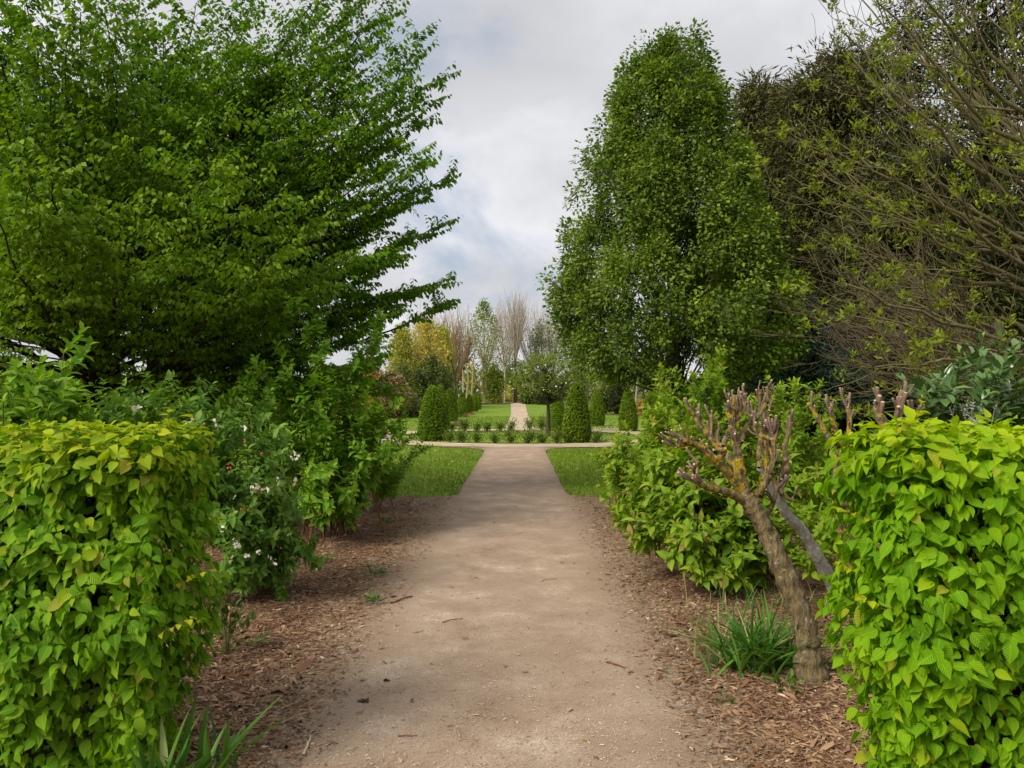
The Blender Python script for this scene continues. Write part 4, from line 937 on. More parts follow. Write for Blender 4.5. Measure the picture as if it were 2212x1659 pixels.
# tips read from the right-hand outline of the tree
for (u, v) in [(845, 12), (800, 40), (770, 90), (910, 98), (850, 120), (942, 170), (862, 190), (925, 240), (860, 270), (905, 345), (850, 330), (978, 375), (880, 400), (830, 455), (938, 490), (860, 520), (840, 560), (957, 605), (985, 652), (880, 625), (815, 640), (820, 760), (790, 780), (845, 815), (740, 20), (690, -20), (820, -60), (720, -110), (600, -90), (830, 830), (760, 840), (800, 480), (780, 560), (760, 640), (800, 250), (780, 170), (700, 120), (740, 380), (700, 700), (640, 760), (830, 680), (780, 420), (760, 300), (720, 220), (700, 480), (690, 580), (640, 420), (620, 640), (560, 560), (640, 60), (520, 40), (560, 140), (430, 0), (480, 120), (350, 60), (600, 160), (400, 180), (540, 260), (300, -30)]:
    tips.append(at(u, v, rng.uniform(10.0, 11.6)))
n_hero = len(tips)
for k in range(135):   # the rest of the fan, all round the trunk
    az = rng.uniform(0, 2 * np.pi); el = rng.uniform(-.02, 1.2); L = rng.uniform(4.2, 5.4) * (1 - .10 * max(0, el))
    if math.sin(az) > .5 and rng.random() < .6: az = -az
    q_ = tb + [0, 0, 1.7] + np.array([math.cos(az) * math.cos(el), math.sin(az) * math.cos(el), math.sin(el) * 1.15]) * L
    if 1120 + q_[0] / q_[1] * F < 770: tips.append(q_)
P = []; Rr = []
for q, t_ in enumerate(tips):
    dz = t_[2] - 1.0; r_h = np.hypot(*(t_[:2] - tb[:2]))
    zs = np.clip(t_[2] * .42 + .35 + rng.normal(0, .25), .6, 7.0)
    s0 = tb + [.05, 0, zs] if (q % 3 or q >= n_hero) else tb + [.8 + .1 * zs, .15, min(zs, 5.5)]
    c = s0 * .42 + t_ * .58; c[2] = s0[2] + (t_[2] - s0[2]) * .42 - .1
    P.append(bez(s0, c, t_, 14, .03)); Rr.append(np.linspace(.036, .005, 14))
P = np.array(P); Rr = np.array(Rr)
g = G().tubes(P, Rr, 5)
c1, r1 = spawn(P, Rr, 18, .20, .98, .60, 1.6, .05, 1.0, 6, .5, .25, .88, fj=.14)
def win(p):
    u = 1120 + p[:, 0] / np.maximum(p[:, 1], .1) * F; v = 856 - (p[:, 2] - CAMH) / np.maximum(p[:, 1], .1) * F
    return ((u > 845) & (v > 692) & (v < 830)) | (u > 1000)
keep = infront(c1[:, -1], .12) & ~win(c1[:, -1]) ; c1 = c1[keep]; r1 = r1[keep]; g.tubes(c1, r1, 3)
c2, r2 = spawn(c1, r1, 6, .2, .95, .75, .46, -.03, 1.0, 3, .6, .4, .45, fj=.2)
keep = infront(c2[:, -1], .08) & ~win(c2[:, -1]); c2 = c2[keep]; r2 = r2[keep]; g.tubes(c2[::3], np.maximum(r2[::3], .003), 3)
part('branches', g, M['barkdark'], ht)
hp = []; 
for C, n_, t0 in ((c2, 9, .08), (c1, 10, .3), (P, 16, .72)):
    hp.append(leaf_sites(C, n_, t0, 1.0, .95, .95, .55, .3))
p_ = np.concatenate([a[0] for a in hp]); d_ = np.concatenate([a[1] for a in hp]); n_ = np.concatenate([a[2] for a in hp])
keep = infront(p_, .05); p_, d_, n_ = p_[keep], d_[keep], n_[keep]
near = np.clip((10.6 - p_[:, 1]) / 3.0, 0, 1)
HL = G().leaves('lo', p_, d_, n_, .086 * rng.uniform(.65, 1.25, len(p_)), near * .45 * rng.random(len(p_)), .95)
print('hornbeam leaves', len(p_))
part('crown', HL, M['hornbeam'], ht, kind='stuff')

# ------------------------------------------------------------------ broadleaf tree builder with a profiled crown
def crown_tree(name, label, base, height, trunk_r, prof, n_cl, per, lsize, leaf, mat, wood, cl_r=.5, clear=1.5, lean=(0, 0), up=.5, shell=.5, inner=.25, drooping=.3, wid=1.0,
               trunk_top=.93, tint=.2, outward=.6, limbs_r=.03, flatten=1.0, group=None, extra=None, upright=.5, ellipse=1.0, cat='tree', keepfront=True, limb_p=.45, leaders=None, tall=1.0):
    """prof(h) -> crown radius at relative height h (0 = bottom of crown .. 1 = top)"""
    base = np.asarray(base, float); root = thing(name, label, cat, base, group)
    tz = np.linspace(0, height * trunk_top, 8); P0 = np.stack([base[0] + lean[0] * (tz / height) + rng.normal(0, .03, 8) * np.minimum(tz, 1) * trunk_r * 6, base[1] + lean[1] * (tz / height), base[2] + tz], -1)
    P0[0] -= [0, 0, .1]
    rad = trunk_r * (1 - .9 * (tz / height) ** .8); rad[0] *= 1.25
    g = G().tubes(P0, rad, 8); part('trunk', g, wood, root, smooth=True)
    h = rng.random(n_cl * 3); rp = prof(h); keep = rng.random(n_cl * 3) < rp / max(rp.max(), 1e-6); h = h[keep][:n_cl]; rp = rp[keep][:n_cl]; n = len(h)
    th_ = rng.uniform(0, 2 * np.pi, n); rad_ = rp * np.where(rng.random(n) < inner, rng.uniform(.1, .8, n), rng.uniform(1 - shell * .5, 1.0, n))
    if leaders:
        aj = np.linspace(0, 2 * np.pi, leaders, endpoint=False) + rng.normal(0, .12, leaders); hj = rng.uniform(.80, 1.0, leaders); fj = rng.uniform(.94, 1.04, leaders)
        j_ = rng.integers(0, leaders, n); th_ = aj[j_] + rng.normal(0, .17, n) + .10 * np.sin(h * 5 + j_); rad_ = rad_ * fj[j_]
        rad_ = rad_ * (1 + .05 * noise2(th_ * 2.2, h * 9, .6, 61))
        low = h > hj[j_]; rad_ = np.where(low, rad_ * .5, rad_)
    rad_ = np.maximum(rad_ - cl_r * .55, .02)
    zc = clear + h * (height - clear)
    C = np.stack([base[0] + lean[0] * zc / height + rad_ * np.cos(th_) * ellipse, base[1] + lean[1] * zc / height + rad_ * np.sin(th_), base[2] + zc], -1)
    if extra is not None: C = np.concatenate([C, np.asarray(extra)]); n = len(C); rad_ = np.concatenate([rad_, np.full(len(extra), 1.)]); zc = C[:, 2] - base[2]
    # limb from trunk to every cluster
    za = np.clip(zc - rad_ * upright - rng.uniform(0, .15, n) * zc, clear * .75, height * trunk_top * .98)
    A = np.stack([np.interp(za, tz, P0[:, 0]), np.interp(za, tz, P0[:, 1]), base[2] + za], -1)
    t = np.linspace(0, 1, 6)[None, :, None]; mid_ = (A + C) / 2 + np.array([0, 0, -.10]) * rad_[:, None]
    L = (1 - t) ** 2 * A[:, None] + 2 * (1 - t) * t * mid_[:, None] + t * t * C[:, None]
    rl_ = np.linspace(1, .25, 6)[None] * np.clip(limbs_r * (.4 + rad_ / max(rad_.max(), .1)), .006, None)[:, None]
    sel = rng.random(n) < limb_p
    g = G().tubes(L[sel], rl_[sel], 4)
    # leaves scattered about short twigs in each cluster
    k = per; cen = np.repeat(C, k, 0); off = rng.normal(0, 1, (n * k, 3)); off = nrm(off) * (rng.random((n * k, 1)) ** .5) * cl_r * np.repeat(rng.uniform(.6, 1.25, n), k)[:, None] * [1, 1, flatten * tall]
    p_ = cen + off
    axis = np.stack([np.interp(p_[:, 2] - base[2], tz, P0[:, 0]), np.interp(p_[:, 2] - base[2], tz, P0[:, 1]), p_[:, 2] - .3], -1)
    outw = nrm(p_ - axis); d = nrm(off) * .5 + outw * outward + rng.normal(0, .45, p_.shape); d[:, 2] += up - drooping
    nn = np.array([0, 0, .7]) + outw * .4 + rng.normal(0, .5, p_.shape)
    if keepfront:
        kf = infront(p_, .06); p_, d, nn = p_[kf], d[kf], nn[kf]
    # twigs
    kk = max(2, k // 14); cen2 = np.repeat(C, kk, 0); e = nrm(rng.normal(0, 1, (n * kk, 3))) * cl_r * .9 * [1, 1, flatten]; tw = np.stack([cen2, cen2 + e * .5 + [0, 0, .03], cen2 + e], 1)
    g.tubes(tw, np.full((len(tw), 3), max(.004, lsize * .05)), 3); part('branches', g, wood, root)
    clt = np.repeat(np.clip(rng.normal(.25, .3, n), 0, 1), k)
    if keepfront: clt = clt[kf]
    tn = tint * rng.random(len(p_)) * clt
    part('crown', G().leaves(leaf, p_, d, nn, lsize * rng.uniform(.6, 1.25, len(p_)), tn, wid), mat, root, kind='stuff')
    return root
def prof_tab(tab):
    xs_ = [a for a, b_ in tab]; ys_ = [b_ for a, b_ in tab]
    return lambda h: np.interp(h, xs_, ys_)
# pear tree: measured outline. base at D=18
PB = at(1470, 1003, 18.0); PB[2] = 0
z_of = lambda v, Y: CAMH + (856 - v) / F * Y
crown_tree('pear_tree', 'tall pyramidal pear tree with glossy green leaves right of the path', PB, 10.1, .16,
           prof_tab([(0, 1.7), (.05, 2.7), (.14, 3.05), (.28, 2.85), (.42, 2.45), (.55, 2.08), (.7, 1.72), (.82, 1.42), (.90, 1.05), (.95, .5), (1, .15)]),
           620, 180, .104, 'lo', M['pear'], M['bark'], .36, 2.1, up=.25, shell=.4, inner=.26, upright=1.3, tint=1.4, limbs_r=.024, limb_p=.2, drooping=.5, lean=(-.30, 0), leaders=17, tall=1.35,
           extra=[at(u + rng.normal(0, 9), v, 18 + rng.normal(0, .3)) for u, v in [(1398, 118), (1392, 140), (1395, 165), (1388, 190), (1402, 210), (1455, 100), (1458, 122), (1462, 145), (1456, 170), (1452, 195), (1518, 84), (1514, 104), (1520, 126), (1526, 150), (1520, 172), (1530, 195), (1548, 215), (1352, 168), (1345, 195), (1365, 150), (1430, 190), (1490, 190), (1330, 225), (1560, 245), (1205, 640), (1196, 612), (1215, 670), (1225, 620), (1240, 570), (1230, 700), (1250, 640), (1235, 530), (1690, 650), (1670, 600), (1690, 700), (1650, 740), (1225, 500), (1250, 420), (1268, 345), (1290, 290)]])

# olive brown narrow-leaved trees behind
crown_tree('willow_leaved_tree', 'dull olive brown tree with fine narrow leaves next to the pear tree', at(1640, 980, 24.0) * [1, 1, 0], 11.4, .16,
           prof_tab([(0, 2.0), (.2, 2.6), (.5, 2.2), (.75, 1.5), (.9, 1.15), (1, .5)]), 470, 95, .26, 'narrow', M['willow'], M['barkdark'], .62, 2.6, up=.1, shell=.6, inner=.5, upright=.8, tint=1., drooping=.4, limb_p=.2)
crown_tree('willow_leaved_tree', 'broad dark olive tree with a rounded top left of the sprouting branches', at(1815, 980, 22.5) * [1, 1, 0], 11.6, .2,
           prof_tab([(0, 2.2), (.15, 3.4), (.4, 3.3), (.65, 2.9), (.85, 2.3), (.95, 1.5), (1, .6)]), 840, 90, .26, 'narrow', M['willow'], M['barkdark'], .68, 2.3, up=.1, shell=.6, inner=.5, upright=.8, tint=.8, drooping=.4, limb_p=.2)
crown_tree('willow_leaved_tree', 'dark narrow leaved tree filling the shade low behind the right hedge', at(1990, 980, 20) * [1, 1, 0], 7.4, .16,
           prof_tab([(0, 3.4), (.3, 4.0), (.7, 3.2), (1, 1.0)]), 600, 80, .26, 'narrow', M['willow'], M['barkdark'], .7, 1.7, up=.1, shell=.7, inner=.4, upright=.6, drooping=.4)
crown_tree('cedar_tree', 'blue green feathery conifer low beside the pear tree', at(1720, 980, 19.5) * [1, 1, 0], 4.2, .12,
           prof_tab([(0, 2.1), (.4, 2.2), (.8, 1.3), (1, .3)]), 260, 80, .13, 'narrow', M['cedar'], M['barkdark'], .5, 1.25, up=.1, shell=.6, inner=.3, upright=.2, flatten=.5, drooping=.3, wid=1.3)
crown_tree('cedar_tree', 'tall dark conifer in the top right corner behind the sprouting branches', at(2130, 980, 17) * [1, 1, 0], 13.5, .2,
           prof_tab([(0, .8), (.3, 2.3), (.6, 2.4), (1, .5)]), 340, 80, .16, 'narrow', M['conifer'], M['barkdark'], .6, 3.8, up=.0, shell=.6, inner=.3, upright=.1, flatten=.5, drooping=.5, wid=1.5)
crown_tree('ash_tree', 'pale green tree showing between the bare branches at the right edge', at(2120, 980, 26) * [1, 1, 0], 9.6, .15,
           prof_tab([(0, 1.5), (.4, 2.7), (.8, 2.3), (1, .6)]), 260, 45, .16, 'lo', M['green'], M['bark'], .7, 3.4, up=.1, shell=.6, inner=.3)
crown_tree('ash_tree', 'mid green tree whose top shows between the pear tree and the olive brown tree', at(1660, 980, 29) * [1, 1, 0], 7.6, .15,
           prof_tab([(0, 1.5), (.4, 2.5), (.8, 2.0), (1, .6)]), 240, 45, .16, 'lo', M['green'], M['bark'], .7, 2.2, up=.1, shell=.6, inner=.3)
# dark understorey at the right
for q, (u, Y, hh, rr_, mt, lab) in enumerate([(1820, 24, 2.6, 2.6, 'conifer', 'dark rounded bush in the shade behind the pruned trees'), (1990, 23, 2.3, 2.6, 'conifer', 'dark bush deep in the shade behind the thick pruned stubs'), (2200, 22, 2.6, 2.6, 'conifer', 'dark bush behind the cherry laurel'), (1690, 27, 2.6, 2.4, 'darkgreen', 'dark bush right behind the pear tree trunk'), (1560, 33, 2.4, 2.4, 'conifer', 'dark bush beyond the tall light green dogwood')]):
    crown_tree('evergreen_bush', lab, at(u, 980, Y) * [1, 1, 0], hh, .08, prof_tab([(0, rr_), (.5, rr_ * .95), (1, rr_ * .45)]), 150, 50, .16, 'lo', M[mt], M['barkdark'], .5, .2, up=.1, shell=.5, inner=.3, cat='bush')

# ------------------------------------------------------------------ bare-branched tree bursting into leaf, right edge
sb = np.array([6.6, 8.6, 0.0])
st_ = thing('sprouting_tree', 'mostly bare tree with yellow green leaf tufts reaching in from the right', 'tree', sb)
g = G(); limb(g, [sb, sb + [-.1, 0, 1.5], sb + [-.2, 0, 3], sb + [-.1, 0, 5.5]], .2, .08, 0, 9); part('trunk', g, M['barkgreen'], st_, smooth=True)
tl = [(1835, -20), (1860, -60), (1815, 60), (1830, 130), (1850, 230), (1765, 360), (1800, 300), (1790, 440), (1830, 520), (1810, 610), (1850, 660), (1900, 720), (1840, 780), (1900, 840), (1980, 900), (2050, 830), (1920, -100), (2000, -150), (2100, -120), (1950, 60), (2020, 30), (1900, 150), (1960, 350), (1900, 430), (1930, 580), (2060, 720), (1870, 330), (1900, 20), (2080, 120)]
P = []; Rr = []
for (u, v) in tl:
    Y = rng.uniform(6.8, 9.6); t_ = at(u, v, Y); zs = np.clip(t_[2] * .48 + .9 + rng.normal(0, .2), 1.2, 4.6); s0 = sb + [-.12, 0, zs]
    c = s0 * .45 + t_ * .55; c[2] = s0[2] + (t_[2] - s0[2]) * (.35 if t_[2] > s0[2] else .5) + (-.15)
    P.append(bez(s0, c, t_, 12, .03)); Rr.append(np.linspace(.036, .006, 12))
P = np.array(P); Rr = np.array(Rr); g = G().tubes(P, Rr, 6)
c1, r1 = spawn(P, Rr, 6, .25, .95, .5, 1.35, .25, .2, 8, .6, .35, .45, wob=.03); g.tubes(c1, r1, 4)
c2, r2 = spawn(c1, r1, 3, .2, .9, .75, .55, .35, 0, 5, .7, .5, .4, wob=.05); g.tubes(c2, np.maximum(r2, .0032), 3)
part('branches', g, M['barkgreen'], st_, smooth=True)
ends = np.concatenate([c2[rng.random(len(c2)) < .62][:, -1], c1[rng.random(len(c1)) < .6][:, -1], P[:, -1], c2[rng.random(len(c2)) < .06][:, 3]])
# more leaf towards the outside of the crown
ends = ends[infront(ends, .05)]
k = 18; cen = np.repeat(ends, k, 0) + rng.normal(0, .03, (len(ends) * 18, 3)); dd = rng.normal(0, 1, (len(cen), 3)); dd[:, 2] = np.abs(dd[:, 2]) * .8 + .25; dd = nrm(dd)
szs = np.repeat(rng.uniform(.04, .085, len(ends)), k) * rng.uniform(.7, 1.2, len(cen))
part('leaf_tufts', G().leaves('narrow', cen, dd, rng.normal(0, 1, cen.shape) + [0, 0, .5], szs, 0, 2.0), M['sprout'], st_, kind='stuff')
# a second bare twiggy mass hanging low behind (russet tangle)
sb2 = np.array([9.2, 14.5, 0.0])
s2_ = thing('bare_tree', 'leafless brown twiggy tree behind the sprouting branches', 'tree', sb2)
g = G(); limb(g, [sb2, sb2 + [0, 0, 1.2], sb2 + [-.2, 0, 3]], .16, .08, 0, 8); part('trunk', g, M['bark'], s2_, smooth=True)
P = []; Rr = []
for (u, v) in [(1740, 660), (1800, 690), (1760, 730), (1850, 600), (1880, 650), (1930, 700), (1850, 790), (1950, 560), (1780, 770), (2000, 620), (2000, 760), (1900, 850), (2080, 800)]:
    t_ = at(u, v, rng.uniform(13, 15.5)); s0 = sb2 + [-.1, 0, rng.uniform(1.8, 2.8)]; c = (s0 + t_) / 2 + [0, 0, -.2]; P.append(bez(s0, c, t_, 10, .03)); Rr.append(np.linspace(.04, .008, 10))
P = np.array(P); Rr = np.array(Rr); g = G().tubes(P, Rr, 5)
c1, r1 = spawn(P, Rr, 11, .25, .97, .4, 1.3, .12, .3, 6, .5, .4, .4, wob=.03); g.tubes(c1, r1, 3)
c2, r2 = spawn(c1, r1, 6, .2, .95, .5, .6, .1, .2, 5, .7, .5, .4, wob=.04); g.tubes(c2, np.maximum(r2, .004), 3)
part('branches', g, bark_mat('russet_bark', (.07, .05, .03), (.15, .11, .07)), s2_)

# ------------------------------------------------------------------ topiary cones
def cone_proto(label, loc, h, r, n=6500, young=.3, group=None, square=False):
    root = thing('topiary_cone', label, 'topiary', loc, group); loc = np.asarray(loc, float)
    prof = prof_tab([(0, .86), (.1, .98), (.25, 1.0), (.5, .86), (.72, .64), (.88, .38), (.96, .2), (1, .05)])
    hh = rng.random(n * 2); w_ = prof(hh); kp = rng.random(n * 2) < w_; hh = hh[kp][:n]; m = len(hh); th_ = rng.uniform(0, 2 * np.pi, m)
    lump = .05 * noise2(th_ * 2, hh * 6, .5, 31); rad = r * (prof(hh) + lump) * (1 - rng.random(m) ** 2 * .22)
    p_ = np.stack([loc[0] + rad * np.cos(th_), loc[1] + rad * np.sin(th_), loc[2] + .03 + hh * h], -1)
    o_ = np.stack([np.cos(th_), np.sin(th_), np.full(m, .35)], -1)
    d = o_ * .6 + np.stack([-np.sin(th_), np.cos(th_), 0 * th_], -1) * rng.normal(0, .8, m)[:, None] + np.array([0, 0, -1.0]) * rng.uniform(-.2, .6, m)[:, None]
    nn = o_ * .6 + np.array([0, 0, .8]) + rng.normal(0, .3, (m, 3))
    part('foliage', G().leaves('fold', p_, d, nn, .075 * rng.uniform(.7, 1.3, m), young * rng.random(m), 1.1), M['cone'], root, kind='stuff')
    # inner leaf mass and stem
    m2 = 900; h2 = rng.random(m2); t2 = rng.uniform(0, 6.28, m2); r2 = r * prof(h2) * .72 * np.sqrt(rng.random(m2))
    q_ = np.stack([loc[0] + r2 * np.cos(t2), loc[1] + r2 * np.sin(t2), loc[2] + .05 + h2 * h * .93], -1)
    part('inner_leaves', G().leaves('lo', q_, rng.normal(0, 1, (m2, 3)), rng.normal(0, 1, (m2, 3)), .16), M['cone'], root, kind='stuff')
    part('stem', G().tubes(np.array([loc + [0, 0, -.02], loc + [0, 0, h * .5], loc + [0, 0, h * .9]]), np.array([.045, .035, .01]), 7), M['bark'], root)
    return root
GR = 'clipped hornbeam cones around the round bed and along the far path'
c_a = cone_proto('large clipped cone in front on the left of the round bed', ground_at(934, 953), 1.98, .50, young=.25, group=GR)
c_b = cone_proto('largest clipped cone beside the white flowering standard tree', ground_at(1246, 958), 2.05, .46, young=.45, group=GR)
def cone_copy(src, u, vb, vt, wpx, label):
    b = ground_at(u, vb); h = (vb - vt) / F * b[1]; r = wpx / 2 / F * b[1]
    h0, r0 = (1.98, .50) if src is c_a else (2.05, .46)
    copy_thing(src, b, rng.uniform(0, 6.28), (r / r0, r / r0, h / h0), label, GR)
cone_copy(c_a, 951, 936, 833, 38, 'clipped cone close behind the large cone on the left of the round bed')
cone_copy(c_b, 972, 911, 840, 34, 'first cone of the row left of the far path, taller and darker')
cone_copy(c_a, 998, 901, 846, 24, 'bright yellow green cone, second in the row left of the far path')
cone_copy(c_b, 1014, 893, 851, 19, 'third small cone in the row left of the far path')
cone_copy(c_a, 1025, 889, 850, 16, 'fourth small cone in the row left of the far path')
cone_copy(c_b, 1034, 885, 849, 12, 'farthest and smallest cone in the row left of the far path')
cone_copy(c_a, 1203, 932, 838, 36, 'upright cone just right of the thin grey trunk of the standard tree')
cone_copy(c_b, 1289, 921, 840, 34, 'cone standing behind and right of the largest cone')
cone_copy(c_a, 1357, 932, 838, 40, 'cone standing alone on the lawn left of the loose dogwood')
cone_copy(c_b, 1408, 925, 840, 40, 'cone half hidden behind the shoots of the right hand dogwoods')
cone_copy(c_a, 812, 950, 858, 38, 'cone half hidden behind the wiry red stemmed shrub on the left')
# small bushes in the round bed
def bush_proto(label, loc, group):
    root = thing('rose_bush', label, 'bush', loc, group); loc = np.asarray(loc, float)
    P = []
    for k in range(12):
        a_ = rng.uniform(0, 6.28); s = rng.uniform(.08, .26); P.append(bez(loc, loc + [math.cos(a_) * s * .3, math.sin(a_) * s * .3, .2], loc + [math.cos(a_) * s, math.sin(a_) * s, rng.uniform(.22, .42)], 5))
    P = np.array(P); part('stems', G().tubes(P, np.tile(np.linspace(.009, .004, 5), (12, 1)), 3), M['twigred'], root)
    p_, d, n_ = leaf_sites(P, 40, .2, 1.05, 1.0, 0, .7, .6); p_ = p_ + rng.normal(0, .055, p_.shape); p_[:, 2] = np.maximum(p_[:, 2], loc[2] + .05)
    part('foliage', G().leaves('fold', p_, d, n_, .06), M['pear'], root, kind='stuff'); return root
GB = 'small bushes planted round the edge of the round bed'
def seq(u, v): return ground_at(u, v)
front = [(971, 956, 1.1), (997, 957, 1.15), (1030, 958, 1.0), (1069, 959, .95), (1103, 960, 1.1), (1141, 960, 1.15), (1172, 960, 1.0), (1203, 960, 1.2), (1287, 959, 1.0)]
labs = ['between the large left cone and its neighbour bush', 'second from the left in the front row', 'third from the left in the front row', 'left of the middle of the front row', 'in the middle of the front row facing the near path', 'right of the middle of the front row', 'just left of the thin trunk in the front row', 'between the thin trunk and the largest cone', 'alone just right of the largest cone']
pb = bush_proto('small green bush ' + labs[0], ground_at(*front[0][:2]), GB); pb.scale = (1.1,) * 3
for (u, v, s), l in zip(front[1:], labs[1:]):
    copy_thing(pb, ground_at(u, v), rng.uniform(0, 6.28), (1.1 * s * rng.uniform(.9, 1.1), 1.1 * s, 1.1 * s * rng.uniform(.9, 1.1)), 'small green bush ' + l, GB)
back = [(975, 934, 1.1), (1004, 934, 1.2), (1030, 934, 1.1), (1052, 934, 1.15), (1080, 933, 1.1), (1104, 933, 1.15), (1144, 931, 1.3), (1171, 931, 1.4)]
lb = ['behind the left cones', 'second from the left in the back row', 'third from the left in the back row', 'fourth from the left in the back row', 'at the left corner of the far path', 'with reddish shoots in the mouth of the far path', 'at the right corner of the far path', 'behind the thin trunk in the back row']
for (u, v, s), l in zip(back, lb):
    copy_thing(pb, ground_at(u, v), rng.uniform(0, 6.28), (s, s, s * rng.uniform(.95, 1.2)), 'small bush ' + l, GB)
for u, v, l in [(1008, 902, 'small brownish tuft at the foot of the yellow green cone'), (1020, 897, 'small brownish tuft between the third and fourth cone'), (992, 921, 'small brownish tuft right of the first cone of the far row')]:
    b_ = ground_at(u, v); r_ = thing('heather_tuft', l, 'plant', b_, 'brown tufts along the far cone row'); n_ = 160; dd = nrm(rng.normal(0, 1, (n_, 3)) * [1, 1, .5] + [0, 0, .6]); part('foliage', G().leaves('narrow', np.repeat(b_[None], n_, 0) + dd * rng.random((n_, 1)) * .25, dd, rng.normal(0, 1, (n_, 3)), .2), M['russet'], r_, kind='stuff')
# standard tree with white blossom in round bed
SB = ground_at(1184, 942)
sd = crown_tree('standard_tree', 'slim grey trunked standard tree with a flat crown and white flowers in the round bed', SB, 3.25, .105,
           prof_tab([(0, .9), (.25, 1.75), (.5, 1.8), (.75, 1.5), (1, .7)]), 230, 26, .095, 'lo', M['green'], M['bark'], .26, 1.6, up=.2, shell=.5, inner=.35, upright=.35, tint=1.0, flatten=.7, limbs_r=.025, lean=(-.02, 0), trunk_top=.85, ellipse=.95)
nb = 170; a_ = rng.uniform(0, 6.28, nb); r_ = 1.7 * np.sqrt(rng.random(nb)); zz_ = SB[2] + 1.65 + rng.random(nb) * 1.5
p_ = np.stack([SB[0] + r_ * np.cos(a_), SB[1] + r_ * np.sin(a_), zz_], -1)
part('blossoms', G().leaves('fold', p_, rng.normal(0, 1, (nb, 3)), rng.normal(0, 1, (nb, 3)) + [0, -1, .5], .085, 0, 1.5), M['petal'], sd, kind='stuff')

# ------------------------------------------------------------------ background trees
def far_tree(name, label, u, Y, vtop, wpx, mat, wood, lsize, clear=.25, n_cl=120, per=30, prof=None, leaf='lo', cl=.6, group=None, trunk=.14, cat='tree', up=.3, **kw):
    b = at(u, 900, Y); b[2] = float(gz(b[0], Y)); h = CAMH + (856 - vtop) / F * Y - b[2]; r = wpx / 2 / F * Y
    prof = prof or [(0, .55), (.2, .95), (.45, 1.0), (.7, .8), (.9, .45), (1, .12)]
    return crown_tree(name, label, b, h, trunk, prof_tab([(a, c * r) for a, c in prof]), n_cl, per, lsize, leaf, M[mat], M[wood], cl, h * clear, up=up, shell=.6, inner=.4, group=group, cat=cat, **kw)
def bare_tree(label, u, Y, vtop, wpx, n, wood, group=None, fork=.35, vbase=None, trunk=.16, r0=.05, rtw=.022, trunkmat=None, fan=1.0):
    b = at(u, 900, Y); b[2] = float(gz(b[0], Y)); h = CAMH + (856 - vtop) / F * Y - b[2]; r = wpx / 2 / F * Y
    root = thing('bare_tree', label, 'tree', b, group)
    g = G(); hf = h * fork; limb(g, [b - [0, 0, .1], b + [.05, 0, hf * .5], b + [0, 0, hf]], trunk, trunk * .7, 0, 7); part('trunk', g, M[trunkmat or wood], root, smooth=True)
    P = []; Rr = []
    for k in range(n):
        a_ = rng.uniform(0, 6.28); q = math.sqrt(rng.random()); e = b + [math.cos(a_) * q * r, math.sin(a_) * q * r, h * rng.uniform(.82, 1.0) * (1 - .12 * q * q)]
        s0 = b + [0, 0, hf * rng.uniform(.75, 1.0)]; c = s0 * .5 + e * .5; c[:2] += (e[:2] - s0[:2]) * .28 * fan; P.append(bez(s0, c, e, 8, .04)); Rr.append(np.linspace(r0, r0 * .3, 8))
    P = np.array(P); Rr = np.array(Rr); g = G().tubes(P, Rr, 4)
    c1, r1 = spawn(P, Rr, 9, .2, .95, .3, h * .22, .15, 0, 4, .6, .6, .4, wob=.03); g.tubes(c1, np.maximum(r1, rtw), 3)
    part('branches', g, M[wood], root); return root
# pollarded bare trees on the skyline
for q, (u, vt, wp, Y, lab) in enumerate([(962, 662, 90, 128, 'bare pollard just right of the golden trees'), (1000, 655, 90, 122, 'bare pollard with russet twigs left of the green sapling'), (1050, 645, 90, 125, 'bare twiggy tree behind the green sapling'), (1090, 650, 80, 121, 'bare twiggy tree left above the end of the far path'), (1150, 648, 90, 124, 'bare twiggy tree above the dark shrubs right of the far path'), (1195, 652, 90, 128, 'bare twiggy tree touching the pear tree outline'), (905, 668, 90, 130, 'bare tree top peeping over the golden trees'), (1240, 668, 90, 126, 'bare twiggy tree behind the pear tree')]):
    bare_tree(lab, u, Y, vt + 10, wp, 30, 'twig', 'bare trees on the skyline', .38, r0=.045, rtw=.017)
bare_tree('tall bare tree with two knobbly pollard heads behind the straight trunk', 1113, 108, 640, 74, 26, 'twig', None, .50, trunk=.26, r0=.07, rtw=.02, trunkmat='bark')
bare_tree('russet brown twiggy tree between golden trees and bare pollards', 983, 104, 700, 74, 34, 'russet', None, .25, r0=.05, rtw=.03)
# green sapling on old yellow-lit stems
b = ground_at(1049, 871)
st = thing('pollard_tree', 'forked yellowish pollard with a green leafy shoot left of the far path end', 'tree', b); Yb = b[1]
g = G(); limb(g, [b - [0, 0, .1], at(1047, 850, Yb), at(1041, 836, Yb)], .30, .24, 0, 8); part('trunk', g, M['barkyellow'], st, smooth=True)
g = G()
for pl in ([(1041, 838), (1044, 815), (1045, 780), (1046, 740), (1046, 700)], [(1040, 838), (1030, 825), (1024, 800), (1020, 780)], [(1044, 818), (1052, 800), (1058, 785)], [(1044, 815), (1056, 805), (1060, 790)], [(1045, 800), (1040, 770), (1035, 745)], [(1046, 780), (1052, 755), (1056, 735)], [(1030, 826), (1026, 815), (1025, 795)]):
    limb(g, [at(u, v, Yb + rng.normal(0, .3)) for u, v in pl], .17, .07, 0, 6)
part('branches', g, M['barkyellow'], st, smooth=True)
n_ = 2600; t_ = rng.random(n_); wv = np.interp(t_, [0, .15, .5, .7, 1], [3.2, 4.6, 3.0, 1.9, .3]) * (22 / 20); vv = 800 - t_ * 148
cc = np.array([at(1046, v_, Yb) for v_ in vv[:260]]); kk = rng.integers(0, 260, n_); a_ = rng.uniform(0, 6.28, n_); wk = wv[:260][kk]
hole = rng.random(260) < .55
